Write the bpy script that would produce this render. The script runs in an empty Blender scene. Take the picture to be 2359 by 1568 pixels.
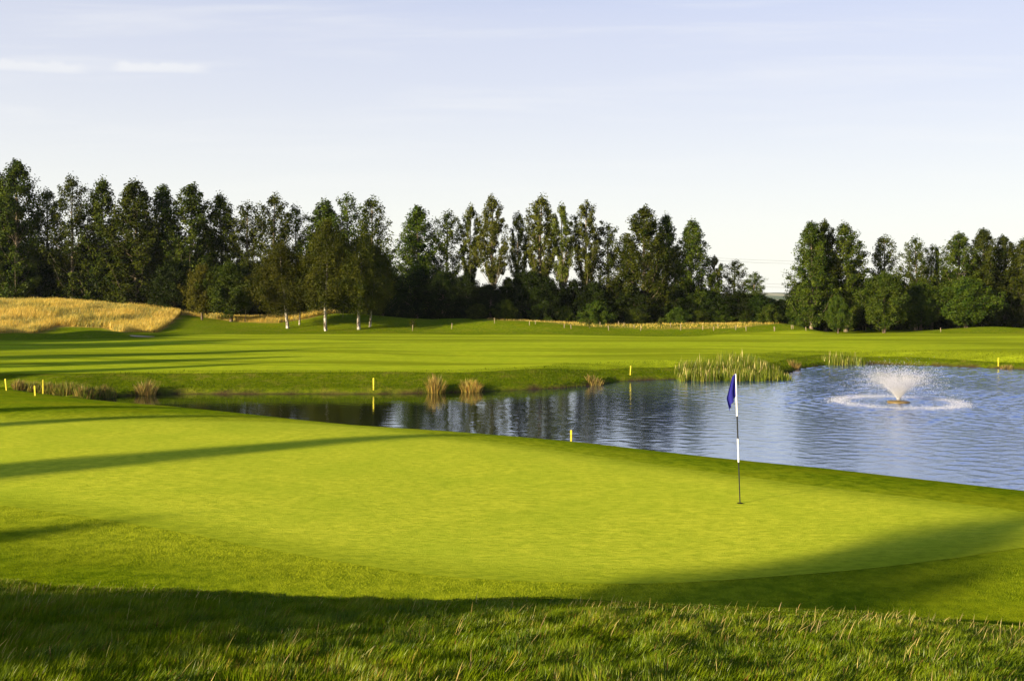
import bpy, math, random
import numpy as np
from mathutils import Vector, Matrix
from mathutils.geometry import delaunay_2d_cdt

random.seed(7)
RNG = np.random.default_rng(7)
SC = bpy.context.scene
COL = SC.collection
R = math.radians

# ------------------------------------------------------------------ units
F = 2292.0            # focal length in picture units (picture 2358 wide)
CX, HY = 1179.0, 685.0   # principal column, horizon row
CAMZ = 3.4
WATER = -1.5
SUN_EL = 13.0
SUNDIR = (-0.8, -0.6)    # horizontal direction towards the sun

# ------------------------------------------------------------------ helpers
def tag(o, label=None, cat=None, group=None, kind=None):
    if label: o['label'] = label
    if cat: o['category'] = cat
    if group: o['group'] = group
    if kind: o['kind'] = kind
    return o

def empty(name, loc, rz=0.0):
    o = bpy.data.objects.new(name, None)
    o.empty_display_size = 0.3
    COL.objects.link(o)
    o.location = loc
    o.rotation_euler = (0, 0, rz)
    return o

def mesh_np(name, verts, faces_list, mats=(), smooth=False):
    """verts (N,3); faces_list: list of integer arrays (M,k) with any k"""
    me = bpy.data.meshes.new(name)
    verts = np.asarray(verts, dtype=np.float32)
    me.vertices.add(len(verts))
    me.vertices.foreach_set('co', verts.ravel())
    fl = [np.asarray(f, dtype=np.int32) for f in faces_list if len(f)]
    nl = sum(f.size for f in fl); nf = sum(len(f) for f in fl)
    me.loops.add(nl); me.polygons.add(nf)
    me.loops.foreach_set('vertex_index', np.concatenate([f.ravel() for f in fl]))
    tot = np.concatenate([np.full(len(f), f.shape[1], dtype=np.int32) for f in fl])
    start = np.concatenate([[0], np.cumsum(tot)[:-1]]).astype(np.int32)
    me.polygons.foreach_set('loop_start', start)
    me.polygons.foreach_set('loop_total', tot)
    if smooth:
        me.polygons.foreach_set('use_smooth', np.ones(nf, dtype=bool))
    for m in mats: me.materials.append(m)
    me.update(calc_edges=True)
    return me

def obj(name, me, parent=None, loc=(0, 0, 0)):
    o = bpy.data.objects.new(name, me)
    COL.objects.link(o)
    o.location = loc
    if parent: o.parent = parent
    return o

def set_col(me, name, cols):
    a = me.color_attributes.new(name, 'FLOAT_COLOR', 'POINT')
    c = np.ones((len(cols), 4), dtype=np.float32); c[:, :cols.shape[1]] = cols
    a.data.foreach_set('color', c.ravel())

class MB:
    """collects small solids into one mesh"""
    def __init__(s): s.v = []; s.f = []; s.m = []
    def add(s, vs, fs, mi=0):
        b = len(s.v); s.v += [tuple(v) for v in vs]
        s.f += [tuple(b + i for i in f) for f in fs]; s.m += [mi] * len(fs)
    def tube(s, pts, rad, n=8, mi=0, cap=True):
        pts = [Vector(p) for p in pts]; vs = []; fs = []
        for i, p in enumerate(pts):
            d = (pts[min(i + 1, len(pts) - 1)] - pts[max(i - 1, 0)]).normalized()
            up = Vector((0, 1, 0)) if abs(d.y) < 0.9 else Vector((1, 0, 0))
            a = d.cross(up).normalized(); b = d.cross(a).normalized()
            for k in range(n):
                t = 2 * math.pi * k / n
                vs.append(p + (a * math.cos(t) + b * math.sin(t)) * rad[i])
        for i in range(len(pts) - 1):
            for k in range(n):
                k2 = (k + 1) % n
                fs.append((i * n + k, i * n + k2, (i + 1) * n + k2, (i + 1) * n + k))
        if cap:
            fs.append(tuple(range(n))[::-1]); fs.append(tuple((len(pts) - 1) * n + k for k in range(n)))
        s.add(vs, fs, mi)
    def lathe(s, prof, n=32, mi=0, c=(0, 0, 0)):
        vs = []; fs = []
        for r, z in prof:
            for k in range(n):
                t = 2 * math.pi * k / n
                vs.append((c[0] + r * math.cos(t), c[1] + r * math.sin(t), c[2] + z))
        for i in range(len(prof) - 1):
            for k in range(n):
                k2 = (k + 1) % n
                fs.append((i * n + k, i * n + k2, (i + 1) * n + k2, (i + 1) * n + k))
        fs.append(tuple(range(n))[::-1]); fs.append(tuple((len(prof) - 1) * n + k for k in range(n)))
        s.add(vs, fs, mi)
    def mesh(s, name, mats, smooth=False):
        me = bpy.data.meshes.new(name)
        me.from_pydata(s.v, [], s.f)
        for m in mats: me.materials.append(m)
        me.polygons.foreach_set('material_index', s.m)
        if smooth: me.polygons.foreach_set('use_smooth', [True] * len(s.f))
        me.update()
        return me

def sstep(a, b, x):
    t = np.clip((x - a) / (b - a), 0, 1)
    return t * t * (3 - 2 * t)

# ------------------------------------------------------------------ value noise for shaping
def vnoise(x, y, seed=0):
    x = np.asarray(x, float); y = np.asarray(y, float)
    xi = np.floor(x).astype(np.int64); yi = np.floor(y).astype(np.int64)
    fx = x - xi; fy = y - yi
    def h(i, j):
        n = (i * 374761393 + j * 668265263 + seed * 982451653) & 0x7fffffff
        n = ((n ^ (n >> 13)) * 1274126177) & 0x7fffffff
        return ((n ^ (n >> 16)) & 0xffff) / 65535.0
    u = fx * fx * (3 - 2 * fx); v = fy * fy * (3 - 2 * fy)
    return (h(xi, yi) * (1 - u) + h(xi + 1, yi) * u) * (1 - v) + (h(xi, yi + 1) * (1 - u) + h(xi + 1, yi + 1) * u) * v

# ------------------------------------------------------------------ terrain
def crest_to_plan(v, drop):
    return [((a - CX) / F * (drop * F / (b - HY)), drop * F / (b - HY)) for a, b in v]

FAR_SHORE = crest_to_plan([(235, 917), (300, 910), (400, 907), (620, 907), (860, 907), (1000, 905), (1150, 900), (1300, 893),
                           (1375, 886), (1420, 878), (1560, 873), (1800, 871), (1832, 850), (1900, 841), (2000, 838),
                           (2150, 842), (2300, 848), (2358, 851)], CAMZ - WATER)
CREST = crest_to_plan([(2358, 1133), (1900, 1077), (1600, 1048), (1310, 1018), (1000, 990), (780, 972), (560, 950), (300, 925), (60, 905)], 3.68)
NEAR_SHORE = [(44, -2), (30, 9)] + [(x + 3.4 * 0.6, y + 3.4 * 0.8) for x, y in CREST[:-2]] + \
             [(CREST[-2][0] + 1.0, CREST[-2][1] + 3.3), (-18.5, 43.0)]
POND = NEAR_SHORE + [(-20.9, 45.6)] + FAR_SHORE + [(44, 64), (56, 50), (54, 8)]

def poly_dist(X, Y, pts, closed):
    D = np.full(np.shape(X), 1e9)
    n = len(pts)
    for i in range(n if closed else n - 1):
        ax, ay = pts[i]; bx, by = pts[(i + 1) % n]
        dx, dy = bx - ax, by - ay
        t = np.clip(((X - ax) * dx + (Y - ay) * dy) / (dx * dx + dy * dy + 1e-12), 0, 1)
        D = np.minimum(D, np.hypot(X - ax - t * dx, Y - ay - t * dy))
    return D

def inside(X, Y, pts):
    ins = np.zeros(np.shape(X), dtype=bool); n = len(pts)
    for i in range(n):
        ax, ay = pts[i]; bx, by = pts[(i + 1) % n]
        c = ((ay > Y) != (by > Y))
        with np.errstate(divide='ignore', invalid='ignore'):
            xx = (bx - ax) * (Y - ay) / (by - ay if by != ay else 1e-9) + ax
        ins ^= (c & (X < xx))
    return ins

def bump(X, Y, cx, cy, rx, ry, h):
    return h * np.exp(-(((X - cx) / rx) ** 2 + ((Y - cy) / ry) ** 2))

def terrain(X, Y):
    X = np.asarray(X, float); Y = np.asarray(Y, float)
    sd = poly_dist(X, Y, POND, True)
    ins = inside(X, Y, POND)
    sd = np.where(ins, -sd, sd)
    dn = poly_dist(X, Y, NEAR_SHORE, False)
    df = poly_dist(X, Y, FAR_SHORE + [(44, 64), (60, 50), (60, 8)], False)
    w = sstep(0.3, 0.7, dn / (dn + df + 1e-6))
    # near side: fringe rolls over a crest and drops to the pond
    s = 3.4 - sd
    zn = -0.012 * np.clip(s + 5, 0, None) ** 2 - 0.055 * np.clip(s, 0, None) ** 2
    # gentle rise of the surround on the near left
    zn = zn + 0.35 * sstep(-3, -14, X) * sstep(17, 9, Y) + 0.05 * np.sin(X * 0.35 + 1) * np.sin(Y * 0.28)
    # camera mound
    zc = 0.76 - 0.042 * np.clip(X, -9, 9)
    t = 8.5 - Y + 0.12 * np.sin(X * 0.9) + 0.06 * np.sin(X * 2.3 + 1)
    up = zc + 0.188 * np.clip(t, 0, None)
    up = np.minimum(up, 1.86 + 0.02 * np.clip(-Y, 0, 30) - 0.02 * X.clip(-10, 10))
    dwn = zc * (1 - sstep(0.0, 2.1, -t)) - 0.06 * np.clip(-t, 0, 1.2)
    mound = np.where(t > 0, up, dwn)
    k = sstep(12.0, 10.2, Y)
    zn = zn + mound * np.where(Y < 12, 1, 0) * np.where(t > 0, 1, k)
    # far side: muddy lip, grassy bank, fairway
    b = sd
    zf = WATER + 0.26 * sstep(0.0, 0.35, b + 0.1 * vnoise(X * 1.3, Y * 1.3, 4) - 0.05) + 0.6 * sstep(0.1, 4.2, b)
    zf = zf - 0.005 * np.clip(Y - 60, 0, 90) + 0.22 * np.sin(X * 0.06 + 0.7) * np.sin(Y * 0.09) * sstep(2, 14, b)
    zf = zf + 0.04 * (vnoise(X * 0.5, Y * 0.5, 2) - 0.5) * sstep(95, 105, Y)
    # hay mound on the left
    hx = np.interp(X, [-90, -75, -62.8, -56, -50.5, -45, -40, -33, -26, -18, -10], [5.8, 5.7, 5.5, 5.15, 4.5, 3.6, 2.75, 1.3, 0.7, 0.3, 0.0])
    ffoot = np.interp(X, [-90, -52, -44, -38, -26], [99, 101, 104, 106, 108])
    g = sstep(0, 1, (Y - ffoot) / (123 - ffoot)) * (1 - 0.55 * sstep(124, 150, Y))
    zf = zf + (hx + 0.25 * (vnoise(X * 0.35, Y * 0.2, 9) - 0.5) * sstep(-30, -40, X)) * g
    zf = zf + bump(X, Y, -22, 124, 9.5, 7, 2.3) + bump(X, Y, -10, 126, 9, 7, 1.1) + bump(X, Y, 1.5, 118, 8, 5.5, 0.8) + 1.25 * sstep(112.5, 124.5, Y) * sstep(-14, -2, X) * sstep(40, 33, X)
    zf = zf + bump(X, Y, 56, 116, 7, 6, 0.75) + bump(X, Y, -33, 108, 5, 4, 0.6)
    zf = zf + bump(X, Y, -49, 98, 5.0, 2.6, 0.75) + bump(X, Y, -42.5, 101, 3.2, 2.4, 0.95) + bump(X, Y, -38, 102.5, 2.6, 2, 0.5) + bump(X, Y, 45, 74, 12, 3.5, 0.35)
    # ditch at the left end of the water
    dd = poly_dist(X, Y, [(-18, 46.2), (-24, 47.5), (-30, 49.5), (-44, 53)], False)
    z = np.where(sd > 0, zn * (1 - w) + zf * w, 0)
    z = z - 0.85 * np.exp(-(dd / 2.4) ** 2) * (sd > 0) * sstep(0, 3, sd)
    zu = WATER - 0.9 * sstep(0, 2.0, -sd)
    z = np.where(sd > 0, np.maximum(z, WATER - 0.15 + 0 * z), zu)
    # far country
    z = z - 6.0 * sstep(170, 420, Y)
    return z

def tz(x, y): return float(terrain(np.array([x]), np.array([y]))[0])

def hit(vx, vy, dmin=3.0, dmax=400.0):
    """first ground point seen at a picture position"""
    d = np.exp(np.linspace(math.log(dmin), math.log(dmax), 2500))
    x = (vx - CX) / F * d
    z = CAMZ - (vy - HY) / F * d
    g = terrain(x, d)
    k = np.nonzero(z <= g)[0]
    i = k[0] if len(k) else -1
    return (float(x[i]), float(d[i]), float(g[i]))

def at(vx, d): return (vx - CX) / F * d

# ------------------------------------------------------------------ node helpers
def new_mat(name):
    m = bpy.data.materials.new(name); m.use_nodes = True
    nt = m.node_tree; nt.nodes.clear()
    out = nt.nodes.new('ShaderNodeOutputMaterial')
    return m, nt, out
def N(nt, t, **kw):
    n = nt.nodes.new(t)
    for k, v in kw.items(): setattr(n, k, v)
    return n
def L(nt, a, b): nt.links.new(a, b)
def ins_(nt, sock, val):
    if hasattr(val, 'is_output') or isinstance(val, bpy.types.NodeSocket): nt.links.new(val, sock)
    else: sock.default_value = val
def noise(nt, vec, scale, detail=3, rough=0.6, dist=0.0):
    n = N(nt, 'ShaderNodeTexNoise'); n.inputs['Scale'].default_value = scale
    n.inputs['Detail'].default_value = detail; n.inputs['Roughness'].default_value = rough
    n.inputs['Distortion'].default_value = dist
    if vec is not None: L(nt, vec, n.inputs['Vector'])
    return n.outputs['Fac']
def mapr(nt, v, a, b, c=0.0, d=1.0, smooth=False):
    n = N(nt, 'ShaderNodeMapRange')
    if smooth: n.interpolation_type = 'SMOOTHSTEP'
    L(nt, v, n.inputs['Value'])
    n.inputs['From Min'].default_value = a; n.inputs['From Max'].default_value = b
    n.inputs['To Min'].default_value = c; n.inputs['To Max'].default_value = d
    return n.outputs['Result']
def mix(nt, fac, a, b, mode='MIX'):
    n = N(nt, 'ShaderNodeMix'); n.data_type = 'RGBA'; n.blend_type = mode
    ins_(nt, n.inputs['Factor'], fac)
    for s, v in ((n.inputs[6], a), (n.inputs[7], b)):
        if isinstance(v, tuple) and len(v) == 3: v = (*v, 1)
        ins_(nt, s, v)
    return n.outputs[2]
def math_(nt, op, a, b=0.0, c=0.0):
    n = N(nt, 'ShaderNodeMath'); n.operation = op
    ins_(nt, n.inputs[0], a); ins_(nt, n.inputs[1], b); ins_(nt, n.inputs[2], c)
    return n.outputs[0]
def mapping(nt, vec, scale=(1, 1, 1), rot=(0, 0, 0)):
    n = N(nt, 'ShaderNodeMapping'); L(nt, vec, n.inputs['Vector'])
    n.inputs['Scale'].default_value = scale; n.inputs['Rotation'].default_value = rot
    return n.outputs['Vector']
def bumpn(nt, h, strength, dist):
    n = N(nt, 'ShaderNodeBump'); L(nt, h, n.inputs['Height'])
    n.inputs['Strength'].default_value = strength; n.inputs['Distance'].default_value = dist
    return n.outputs['Normal']
def prin(nt, out, col, rough=0.8, normal=None, spec=0.2, **kw):
    p = N(nt, 'ShaderNodeBsdfPrincipled')
    if isinstance(col, tuple) and len(col) == 3: col = (*col, 1)
    ins_(nt, p.inputs['Base Color'], col); ins_(nt, p.inputs['Roughness'], rough)
    p.inputs['Specular IOR Level'].default_value = spec
    for k, v in kw.items(): ins_(nt, p.inputs[k], v)
    if normal is not None: L(nt, normal, p.inputs['Normal'])
    if out is not None: L(nt, p.outputs[0], out.inputs['Surface'])
    return p
def simple(name, col, rough=0.6, spec=0.3, vary=0.15, scale=8):
    m, nt, out = new_mat(name)
    pos = N(nt, 'ShaderNodeTexCoord').outputs['Object']
    n = noise(nt, pos, scale, 4)
    c = mix(nt, mapr(nt, n, 0.3, 0.7), tuple(x * (1 - vary) for x in col), tuple(min(1, x * (1 + vary)) for x in col))
    prin(nt, out, c, rough, None, spec)
    return m

# ------------------------------------------------------------------ colours
C_GREEN = ((0.57, 0.59, 0.034), (0.35, 0.41, 0.020))
C_FRINGE = ((0.21, 0.28, 0.005), (0.09, 0.15, 0.003))
C_FAIR = ((0.44, 0.50, 0.018), (0.29, 0.36, 0.012))
C_BANK = ((0.15, 0.19, 0.005), (0.07, 0.11, 0.003))

def m_ground():
    m, nt, out = new_mat('ground_turf')
    pos = N(nt, 'ShaderNodeNewGeometry').outputs['Position']
    at_ = N(nt, 'ShaderNodeAttribute'); at_.attribute_name = 'zone'
    sep = N(nt, 'ShaderNodeSeparateColor'); L(nt, at_.outputs['Color'], sep.inputs[0])
    fine = noise(nt, pos, 55, 3, 0.7); mid = noise(nt, pos, 4.5, 4, 0.65); big = noise(nt, pos, 0.45, 3)
    f = math_(nt, 'ADD', math_(nt, 'MULTIPLY', fine, 0.35), math_(nt, 'MULTIPLY', mid, 0.65))
    f = mapr(nt, f, 0.42, 0.58)
    fr = mix(nt, f, C_FRINGE[1], C_FRINGE[0])
    fr = mix(nt, mapr(nt, big, 0.45, 0.7, 0, 0.45), fr, (0.30, 0.29, 0.008))
    bk = mix(nt, f, C_BANK[1], C_BANK[0])
    bk = mix(nt, mapr(nt, noise(nt, pos, 1.1, 4), 0.5, 0.72, 0, 0.6), bk, (0.24, 0.20, 0.03))
    c = mix(nt, sep.outputs[0], bk, fr)
    ca = N(nt, 'ShaderNodeAttribute'); ca.attribute_name = 'collar'
    c = mix(nt, math_(nt, 'MULTIPLY', ca.outputs['Fac'], 0.8), c, mix(nt, f, (0.23, 0.29, 0.010), (0.42, 0.46, 0.020)))
    hay = mix(nt, mid, (0.30, 0.19, 0.05), (0.52, 0.36, 0.09))
    c = mix(nt, sep.outputs[2], c, hay)
    mud = mix(nt, mid, (0.025, 0.016, 0.008), (0.10, 0.065, 0.03))
    c = mix(nt, sep.outputs[1], c, mud)
    h = math_(nt, 'ADD', math_(nt, 'MULTIPLY', fine, 0.6), mid)
    prin(nt, out, c, 0.9, bumpn(nt, h, 0.8, 0.06), 0.0)
    return m

def m_turf(name, ca, cb, stripes=False, fine_s=120, mid_s=6.0, bd=0.03):
    m, nt, out = new_mat(name)
    pos = N(nt, 'ShaderNodeNewGeometry').outputs['Position']
    fine = noise(nt, mapping(nt, pos, (1, 0.6, 1)), fine_s, 3, 0.7)
    mid = noise(nt, mapping(nt, pos, (0.7, 1.5, 1), (0, 0, 0.15)), mid_s, 5, 0.75)
    big = noise(nt, pos, 0.5, 3)
    f = math_(nt, 'ADD', math_(nt, 'MULTIPLY', fine, 0.25), math_(nt, 'MULTIPLY', mid, 0.75))
    c = mix(nt, mapr(nt, f, 0.41, 0.59), cb, ca)
    c = mix(nt, mapr(nt, big, 0.4, 0.7, 0, 0.5), c, tuple(x * y for x, y in zip(cb, (0.9, 1.0, 0.9))))
    ea = N(nt, 'ShaderNodeAttribute'); ea.attribute_name = 'edge'
    se = N(nt, 'ShaderNodeSeparateColor'); L(nt, ea.outputs['Color'], se.inputs[0])
    ef = math_(nt, 'ADD', se.outputs[0], math_(nt, 'MULTIPLY', math_(nt, 'SUBTRACT', mid, 0.5), 0.5))
    ec = mix(nt, mapr(nt, f, 0.40, 0.60), C_FRINGE[1] if not stripes else C_BANK[0], C_FRINGE[0])
    c = mix(nt, mapr(nt, ef, 0.15, 1.0, 0, 0.5), c, ec)
    if stripes:
        v = mapping(nt, pos, (0.03, 0.22, 1), (0, 0, -0.10))
        st = noise(nt, v, 1.0, 2, 0.5, 0.6)
        st2 = noise(nt, mapping(nt, pos, (0.05, 0.6, 1), (0, 0, -0.16)), 1.0, 2, 0.5, 0.3)
        s = math_(nt, 'ADD', math_(nt, 'MULTIPLY', st, 0.6), math_(nt, 'MULTIPLY', st2, 0.4))
        c = mix(nt, mapr(nt, s, 0.46, 0.56, 0, 0.75, True), c, tuple(x * 0.62 for x in cb))
    h = math_(nt, 'ADD', math_(nt, 'MULTIPLY', fine, 0.4), mid)
    prin(nt, out, c, 0.9, bumpn(nt, h, 0.6, bd), 0.0)
    return m

def m_leaf(name, ca, cb, trans=0.15, scale=1.2):
    m, nt, out = new_mat(name)
    tc = N(nt, 'ShaderNodeTexCoord').outputs['Object']
    n = noise(nt, tc, scale, 3, 0.6)
    c = mix(nt, mapr(nt, n, 0.38, 0.62), ca, cb)
    oi = N(nt, 'ShaderNodeObjectInfo').outputs['Random']
    h = N(nt, 'ShaderNodeHueSaturation'); L(nt, c, h.inputs['Color'])
    L(nt, mapr(nt, oi, 0, 1, 0.485, 0.515), h.inputs['Hue']); L(nt, mapr(nt, oi, 0, 1, 0.75, 1.25), h.inputs['Value'])
    d = N(nt, 'ShaderNodeBsdfDiffuse'); L(nt, h.outputs[0], d.inputs['Color'])
    t = N(nt, 'ShaderNodeBsdfTranslucent'); L(nt, h.outputs[0], t.inputs['Color'])
    g = N(nt, 'ShaderNodeBsdfGlossy'); g.inputs['Roughness'].default_value = 0.45
    g.inputs['Color'].default_value = (0.5, 0.5, 0.45, 1)
    ms = N(nt, 'ShaderNodeMixShader'); ms.inputs[0].default_value = trans
    L(nt, d.outputs[0], ms.inputs[1]); L(nt, t.outputs[0], ms.inputs[2])
    m2 = N(nt, 'ShaderNodeMixShader'); m2.inputs[0].default_value = 0.01
    L(nt, ms.outputs[0], m2.inputs[1]); L(nt, g.outputs[0], m2.inputs[2])
    L(nt, m2.outputs[0], out.inputs['Surface'])
    return m

def m_blades(name, trans=0.3, gl=0.015):
    m, nt, out = new_mat(name)
    a = N(nt, 'ShaderNodeAttribute'); a.attribute_name = 'tint'
    d = N(nt, 'ShaderNodeBsdfDiffuse'); L(nt, a.outputs['Color'], d.inputs['Color'])
    t = N(nt, 'ShaderNodeBsdfTranslucent'); L(nt, a.outputs['Color'], t.inputs['Color'])
    g = N(nt, 'ShaderNodeBsdfGlossy'); g.inputs['Roughness'].default_value = 0.35
    g.inputs['Color'].default_value = (0.7, 0.7, 0.6, 1)
    ms = N(nt, 'ShaderNodeMixShader'); ms.inputs[0].default_value = trans
    L(nt, d.outputs[0], ms.inputs[1]); L(nt, t.outputs[0], ms.inputs[2])
    m2 = N(nt, 'ShaderNodeMixShader'); m2.inputs[0].default_value = gl
    L(nt, ms.outputs[0], m2.inputs[1]); L(nt, g.outputs[0], m2.inputs[2])
    L(nt, m2.outputs[0], out.inputs['Surface'])
    return m

def m_bark(name, ca, cb, sc=3.0):
    m, nt, out = new_mat(name)
    tc = N(nt, 'ShaderNodeTexCoord').outputs['Object']
    n = noise(nt, mapping(nt, tc, (3, 3, 1)), sc, 4, 0.7)
    c = mix(nt, mapr(nt, n, 0.42, 0.6), ca, cb)
    prin(nt, out, c, 0.85, bumpn(nt, n, 0.5, 0.02), 0.1)
    return m

FX, FY, _ = (at(2069, 46.5), 46.5, 0)   # fountain position

def m_water():
    m, nt, out = new_mat('pond_water')
    pos = N(nt, 'ShaderNodeNewGeometry').outputs['Position']
    sep = N(nt, 'ShaderNodeSeparateXYZ'); L(nt, pos, sep.inputs[0])
    dx = math_(nt, 'SUBTRACT', sep.outputs[0], FX); dy = math_(nt, 'SUBTRACT', sep.outputs[1], FY)
    r = math_(nt, 'SQRT', math_(nt, 'ADD', math_(nt, 'MULTIPLY', dx, dx), math_(nt, 'MULTIPLY', dy, dy)))
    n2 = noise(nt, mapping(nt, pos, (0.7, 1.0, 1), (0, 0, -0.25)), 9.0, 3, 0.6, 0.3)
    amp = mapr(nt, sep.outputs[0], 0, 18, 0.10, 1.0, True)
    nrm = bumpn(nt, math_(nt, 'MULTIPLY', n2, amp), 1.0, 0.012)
    col = mix(nt, mapr(nt, sep.outputs[0], -4, 16, 0.0, 1.0, True), (0.012, 0.014, 0.004), (0.004, 0.035, 0.17))  # sky reflection painted into body colour: blue on the right, dark at left
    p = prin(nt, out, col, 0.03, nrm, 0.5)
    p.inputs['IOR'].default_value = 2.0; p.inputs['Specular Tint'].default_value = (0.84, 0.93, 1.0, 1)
    g = N(nt, 'ShaderNodeBsdfGlossy'); g.inputs['Roughness'].default_value = 0.02; g.inputs['Color'].default_value = (0.66, 0.80, 1.0, 1)
    L(nt, nrm, g.inputs['Normal'])
    ms = N(nt, 'ShaderNodeMixShader'); ms.inputs[0].default_value = 0.28
    L(nt, p.outputs[0], ms.inputs[1]); L(nt, g.outputs[0], ms.inputs[2]); L(nt, ms.outputs[0], out.inputs['Surface'])
    return m

# ------------------------------------------------------------------ world
def build_world():
    w = bpy.data.worlds.new('World'); SC.world = w; w.use_nodes = True
    nt = w.node_tree; nt.nodes.clear()
    out = N(nt, 'ShaderNodeOutputWorld'); bg = N(nt, 'ShaderNodeBackground')
    sky = N(nt, 'ShaderNodeTexSky'); sky.sky_type = 'NISHITA'; sky.sun_disc = False
    sky.sun_elevation = R(SUN_EL); sky.sun_rotation = math.atan2(SUNDIR[0], SUNDIR[1])
    sky.altitude = 50; sky.air_density = 1.0; sky.dust_density = 1.2; sky.ozone_density = 1.5
    g = N(nt, 'ShaderNodeTexCoord').outputs['Generated']
    sep = N(nt, 'ShaderNodeSeparateXYZ'); L(nt, g, sep.inputs[0])
    yy = math_(nt, 'MAXIMUM', sep.outputs[1], 0.02)
    u = math_(nt, 'DIVIDE', sep.outputs[0], yy); v = math_(nt, 'DIVIDE', sep.outputs[2], yy)
    cmb = N(nt, 'ShaderNodeCombineXYZ'); L(nt, u, cmb.inputs[0]); L(nt, v, cmb.inputs[1])
    def streak(u0, u1, v0, slope, half, gain, ns=60):
        c = math_(nt, 'SUBTRACT', v, math_(nt, 'ADD', v0, math_(nt, 'MULTIPLY', math_(nt, 'SUBTRACT', u, u0), slope)))
        n = noise(nt, mapping(nt, cmb.outputs[0], (1, 0.35, 1)), ns, 3, 0.6)
        # puffy upper edge, sharp lower edge
        top = math_(nt, 'MULTIPLY', n, half * 2.2)
        a = mapr(nt, c, -half * 0.5, half * 0.1, 0, 1, True)
        b = mapr(nt, math_(nt, 'SUBTRACT', c, top), -half * 0.4, half * 0.4, 1, 0, True)
        e = math_(nt, 'MULTIPLY', mapr(nt, u, u0, u0 + 0.02, 0, 1, True), mapr(nt, u, u1 - 0.025, u1, 1, 0, True))
        return math_(nt, 'MULTIPLY', math_(nt, 'MULTIPLY', math_(nt, 'MULTIPLY', a, b), e), gain)
    tot = streak(-0.62, -0.42, 0.236, -0.055, 0.0070, 0.24)
    tot = math_(nt, 'ADD', tot, streak(-0.408, -0.297, 0.2285, -0.02, 0.0065, 0.34))
    w1 = noise(nt, mapping(nt, cmb.outputs[0], (1.6, 22, 1), (0, 0, 0.06)), 1.6, 5, 0.6, 0.4)
    fade = mapr(nt, v, 0.02, 0.35, 0.5, 1.0)
    wis = math_(nt, 'MULTIPLY', mapr(nt, w1, 0.46, 0.76, 0, 0.28, True), fade)
    tot = math_(nt, 'ADD', tot, wis)
    # thin milky veil of high cloud, whiter towards the horizon
    el = math_(nt, 'MAXIMUM', sep.outputs[2], 0.0)
    veil = math_(nt, 'MULTIPLY', mapr(nt, el, 0.24, 0.46, 1.0, 0.0, True), mapr(nt, el, 0.0, 0.28, 0.92, 0.78))
    vcol = mix(nt, mapr(nt, el, 0.02, 0.27, 0, 1, True), (4.35, 4.3, 3.8), VEIL_COL)
    sk = mix(nt, 1.0, sky.outputs[0], (0.46, 0.56, 0.95), 'MULTIPLY')
    base = mix(nt, veil, sk, vcol)
    c = mix(nt, math_(nt, 'MINIMUM', tot, 1.0), base, (4.2, 4.15, 4.0))
    L(nt, c, bg.inputs['Color']); bg.inputs['Strength'].default_value = 0.1
    L(nt, bg.outputs[0], out.inputs['Surface'])
VEIL_COL = (3.32, 3.40, 3.68)
build_world()
sun = bpy.data.lights.new('sun', 'SUN'); sun.energy = 5.0; sun.angle = R(0.53); sun.color = (1.0, 0.83, 0.58)
so = bpy.data.objects.new('sun', sun); COL.objects.link(so)
ce = math.cos(R(SUN_EL))
so.rotation_euler = Vector((-SUNDIR[0] * ce, -SUNDIR[1] * ce, -math.sin(R(SUN_EL)))).to_track_quat('-Z', 'Y').to_euler()
so.location = (-60, -45, 40)

cam = bpy.data.cameras.new('camera'); cam.lens = 35 * 1.0; cam.sensor_width = 36
cam.lens = F / 2358 * 36
cam.shift_y = -(784 - HY) / 2358
cam.clip_start = 0.1; cam.clip_end = 9000
co = bpy.data.objects.new('camera', cam); COL.objects.link(co)
co.location = (0, 0, CAMZ); co.rotation_euler = (R(90), 0, 0)
SC.camera = co
SC.view_settings.view_transform = 'Standard'; SC.view_settings.look = 'None'
SC.view_settings.exposure = 1.3; SC.view_settings.gamma = 1.0
SC.cycles.max_bounces = 6; SC.cycles.diffuse_bounces = 3; SC.cycles.transparent_max_bounces = 8

# ------------------------------------------------------------------ ground sheets
def axis(segs):
    o = []
    for a, b, s in segs: o += list(np.arange(a, b - 1e-6, s))
    return np.array(o + [segs[-1][1]])
def grow(a, b, s, k=1.18):
    o = [a]
    while o[-1] < b: s *= k; o.append(o[-1] + s)
    return o

HAY_PIX = [(-160, 655), (0, 664), (230, 684), (330, 700), (410, 716), (413, 724), (395, 742), (360, 764), (290, 765), (250, 757), (130, 750), (0, 768), (-160, 775)]
HAY = [hit(-160, 780)[:2], hit(0, 768)[:2], hit(130, 751)[:2], hit(250, 757)[:2], hit(290, 766)[:2], hit(360, 765)[:2], hit(395, 743)[:2], hit(414, 728)[:2],
       (at(415, 126), 126), (at(330, 132), 132), (at(0, 134), 134), (at(-160, 134), 134)]
HAY2 = [(at(418, 124), 124), (at(470, 121.5), 121.5), (at(560, 119), 119), (at(640, 118), 118), (at(700, 120), 120), (at(775, 124), 124), (at(790, 129), 129), (at(420, 131), 131)]
HAY3 = [(at(1120, 121.5), 121.5), (at(1300, 119.5), 119.5), (at(1500, 119), 119), (at(1700, 119.5), 119.5), (at(1812, 124), 124), (at(1810, 134), 134), (at(1120, 133), 133)]

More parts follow.
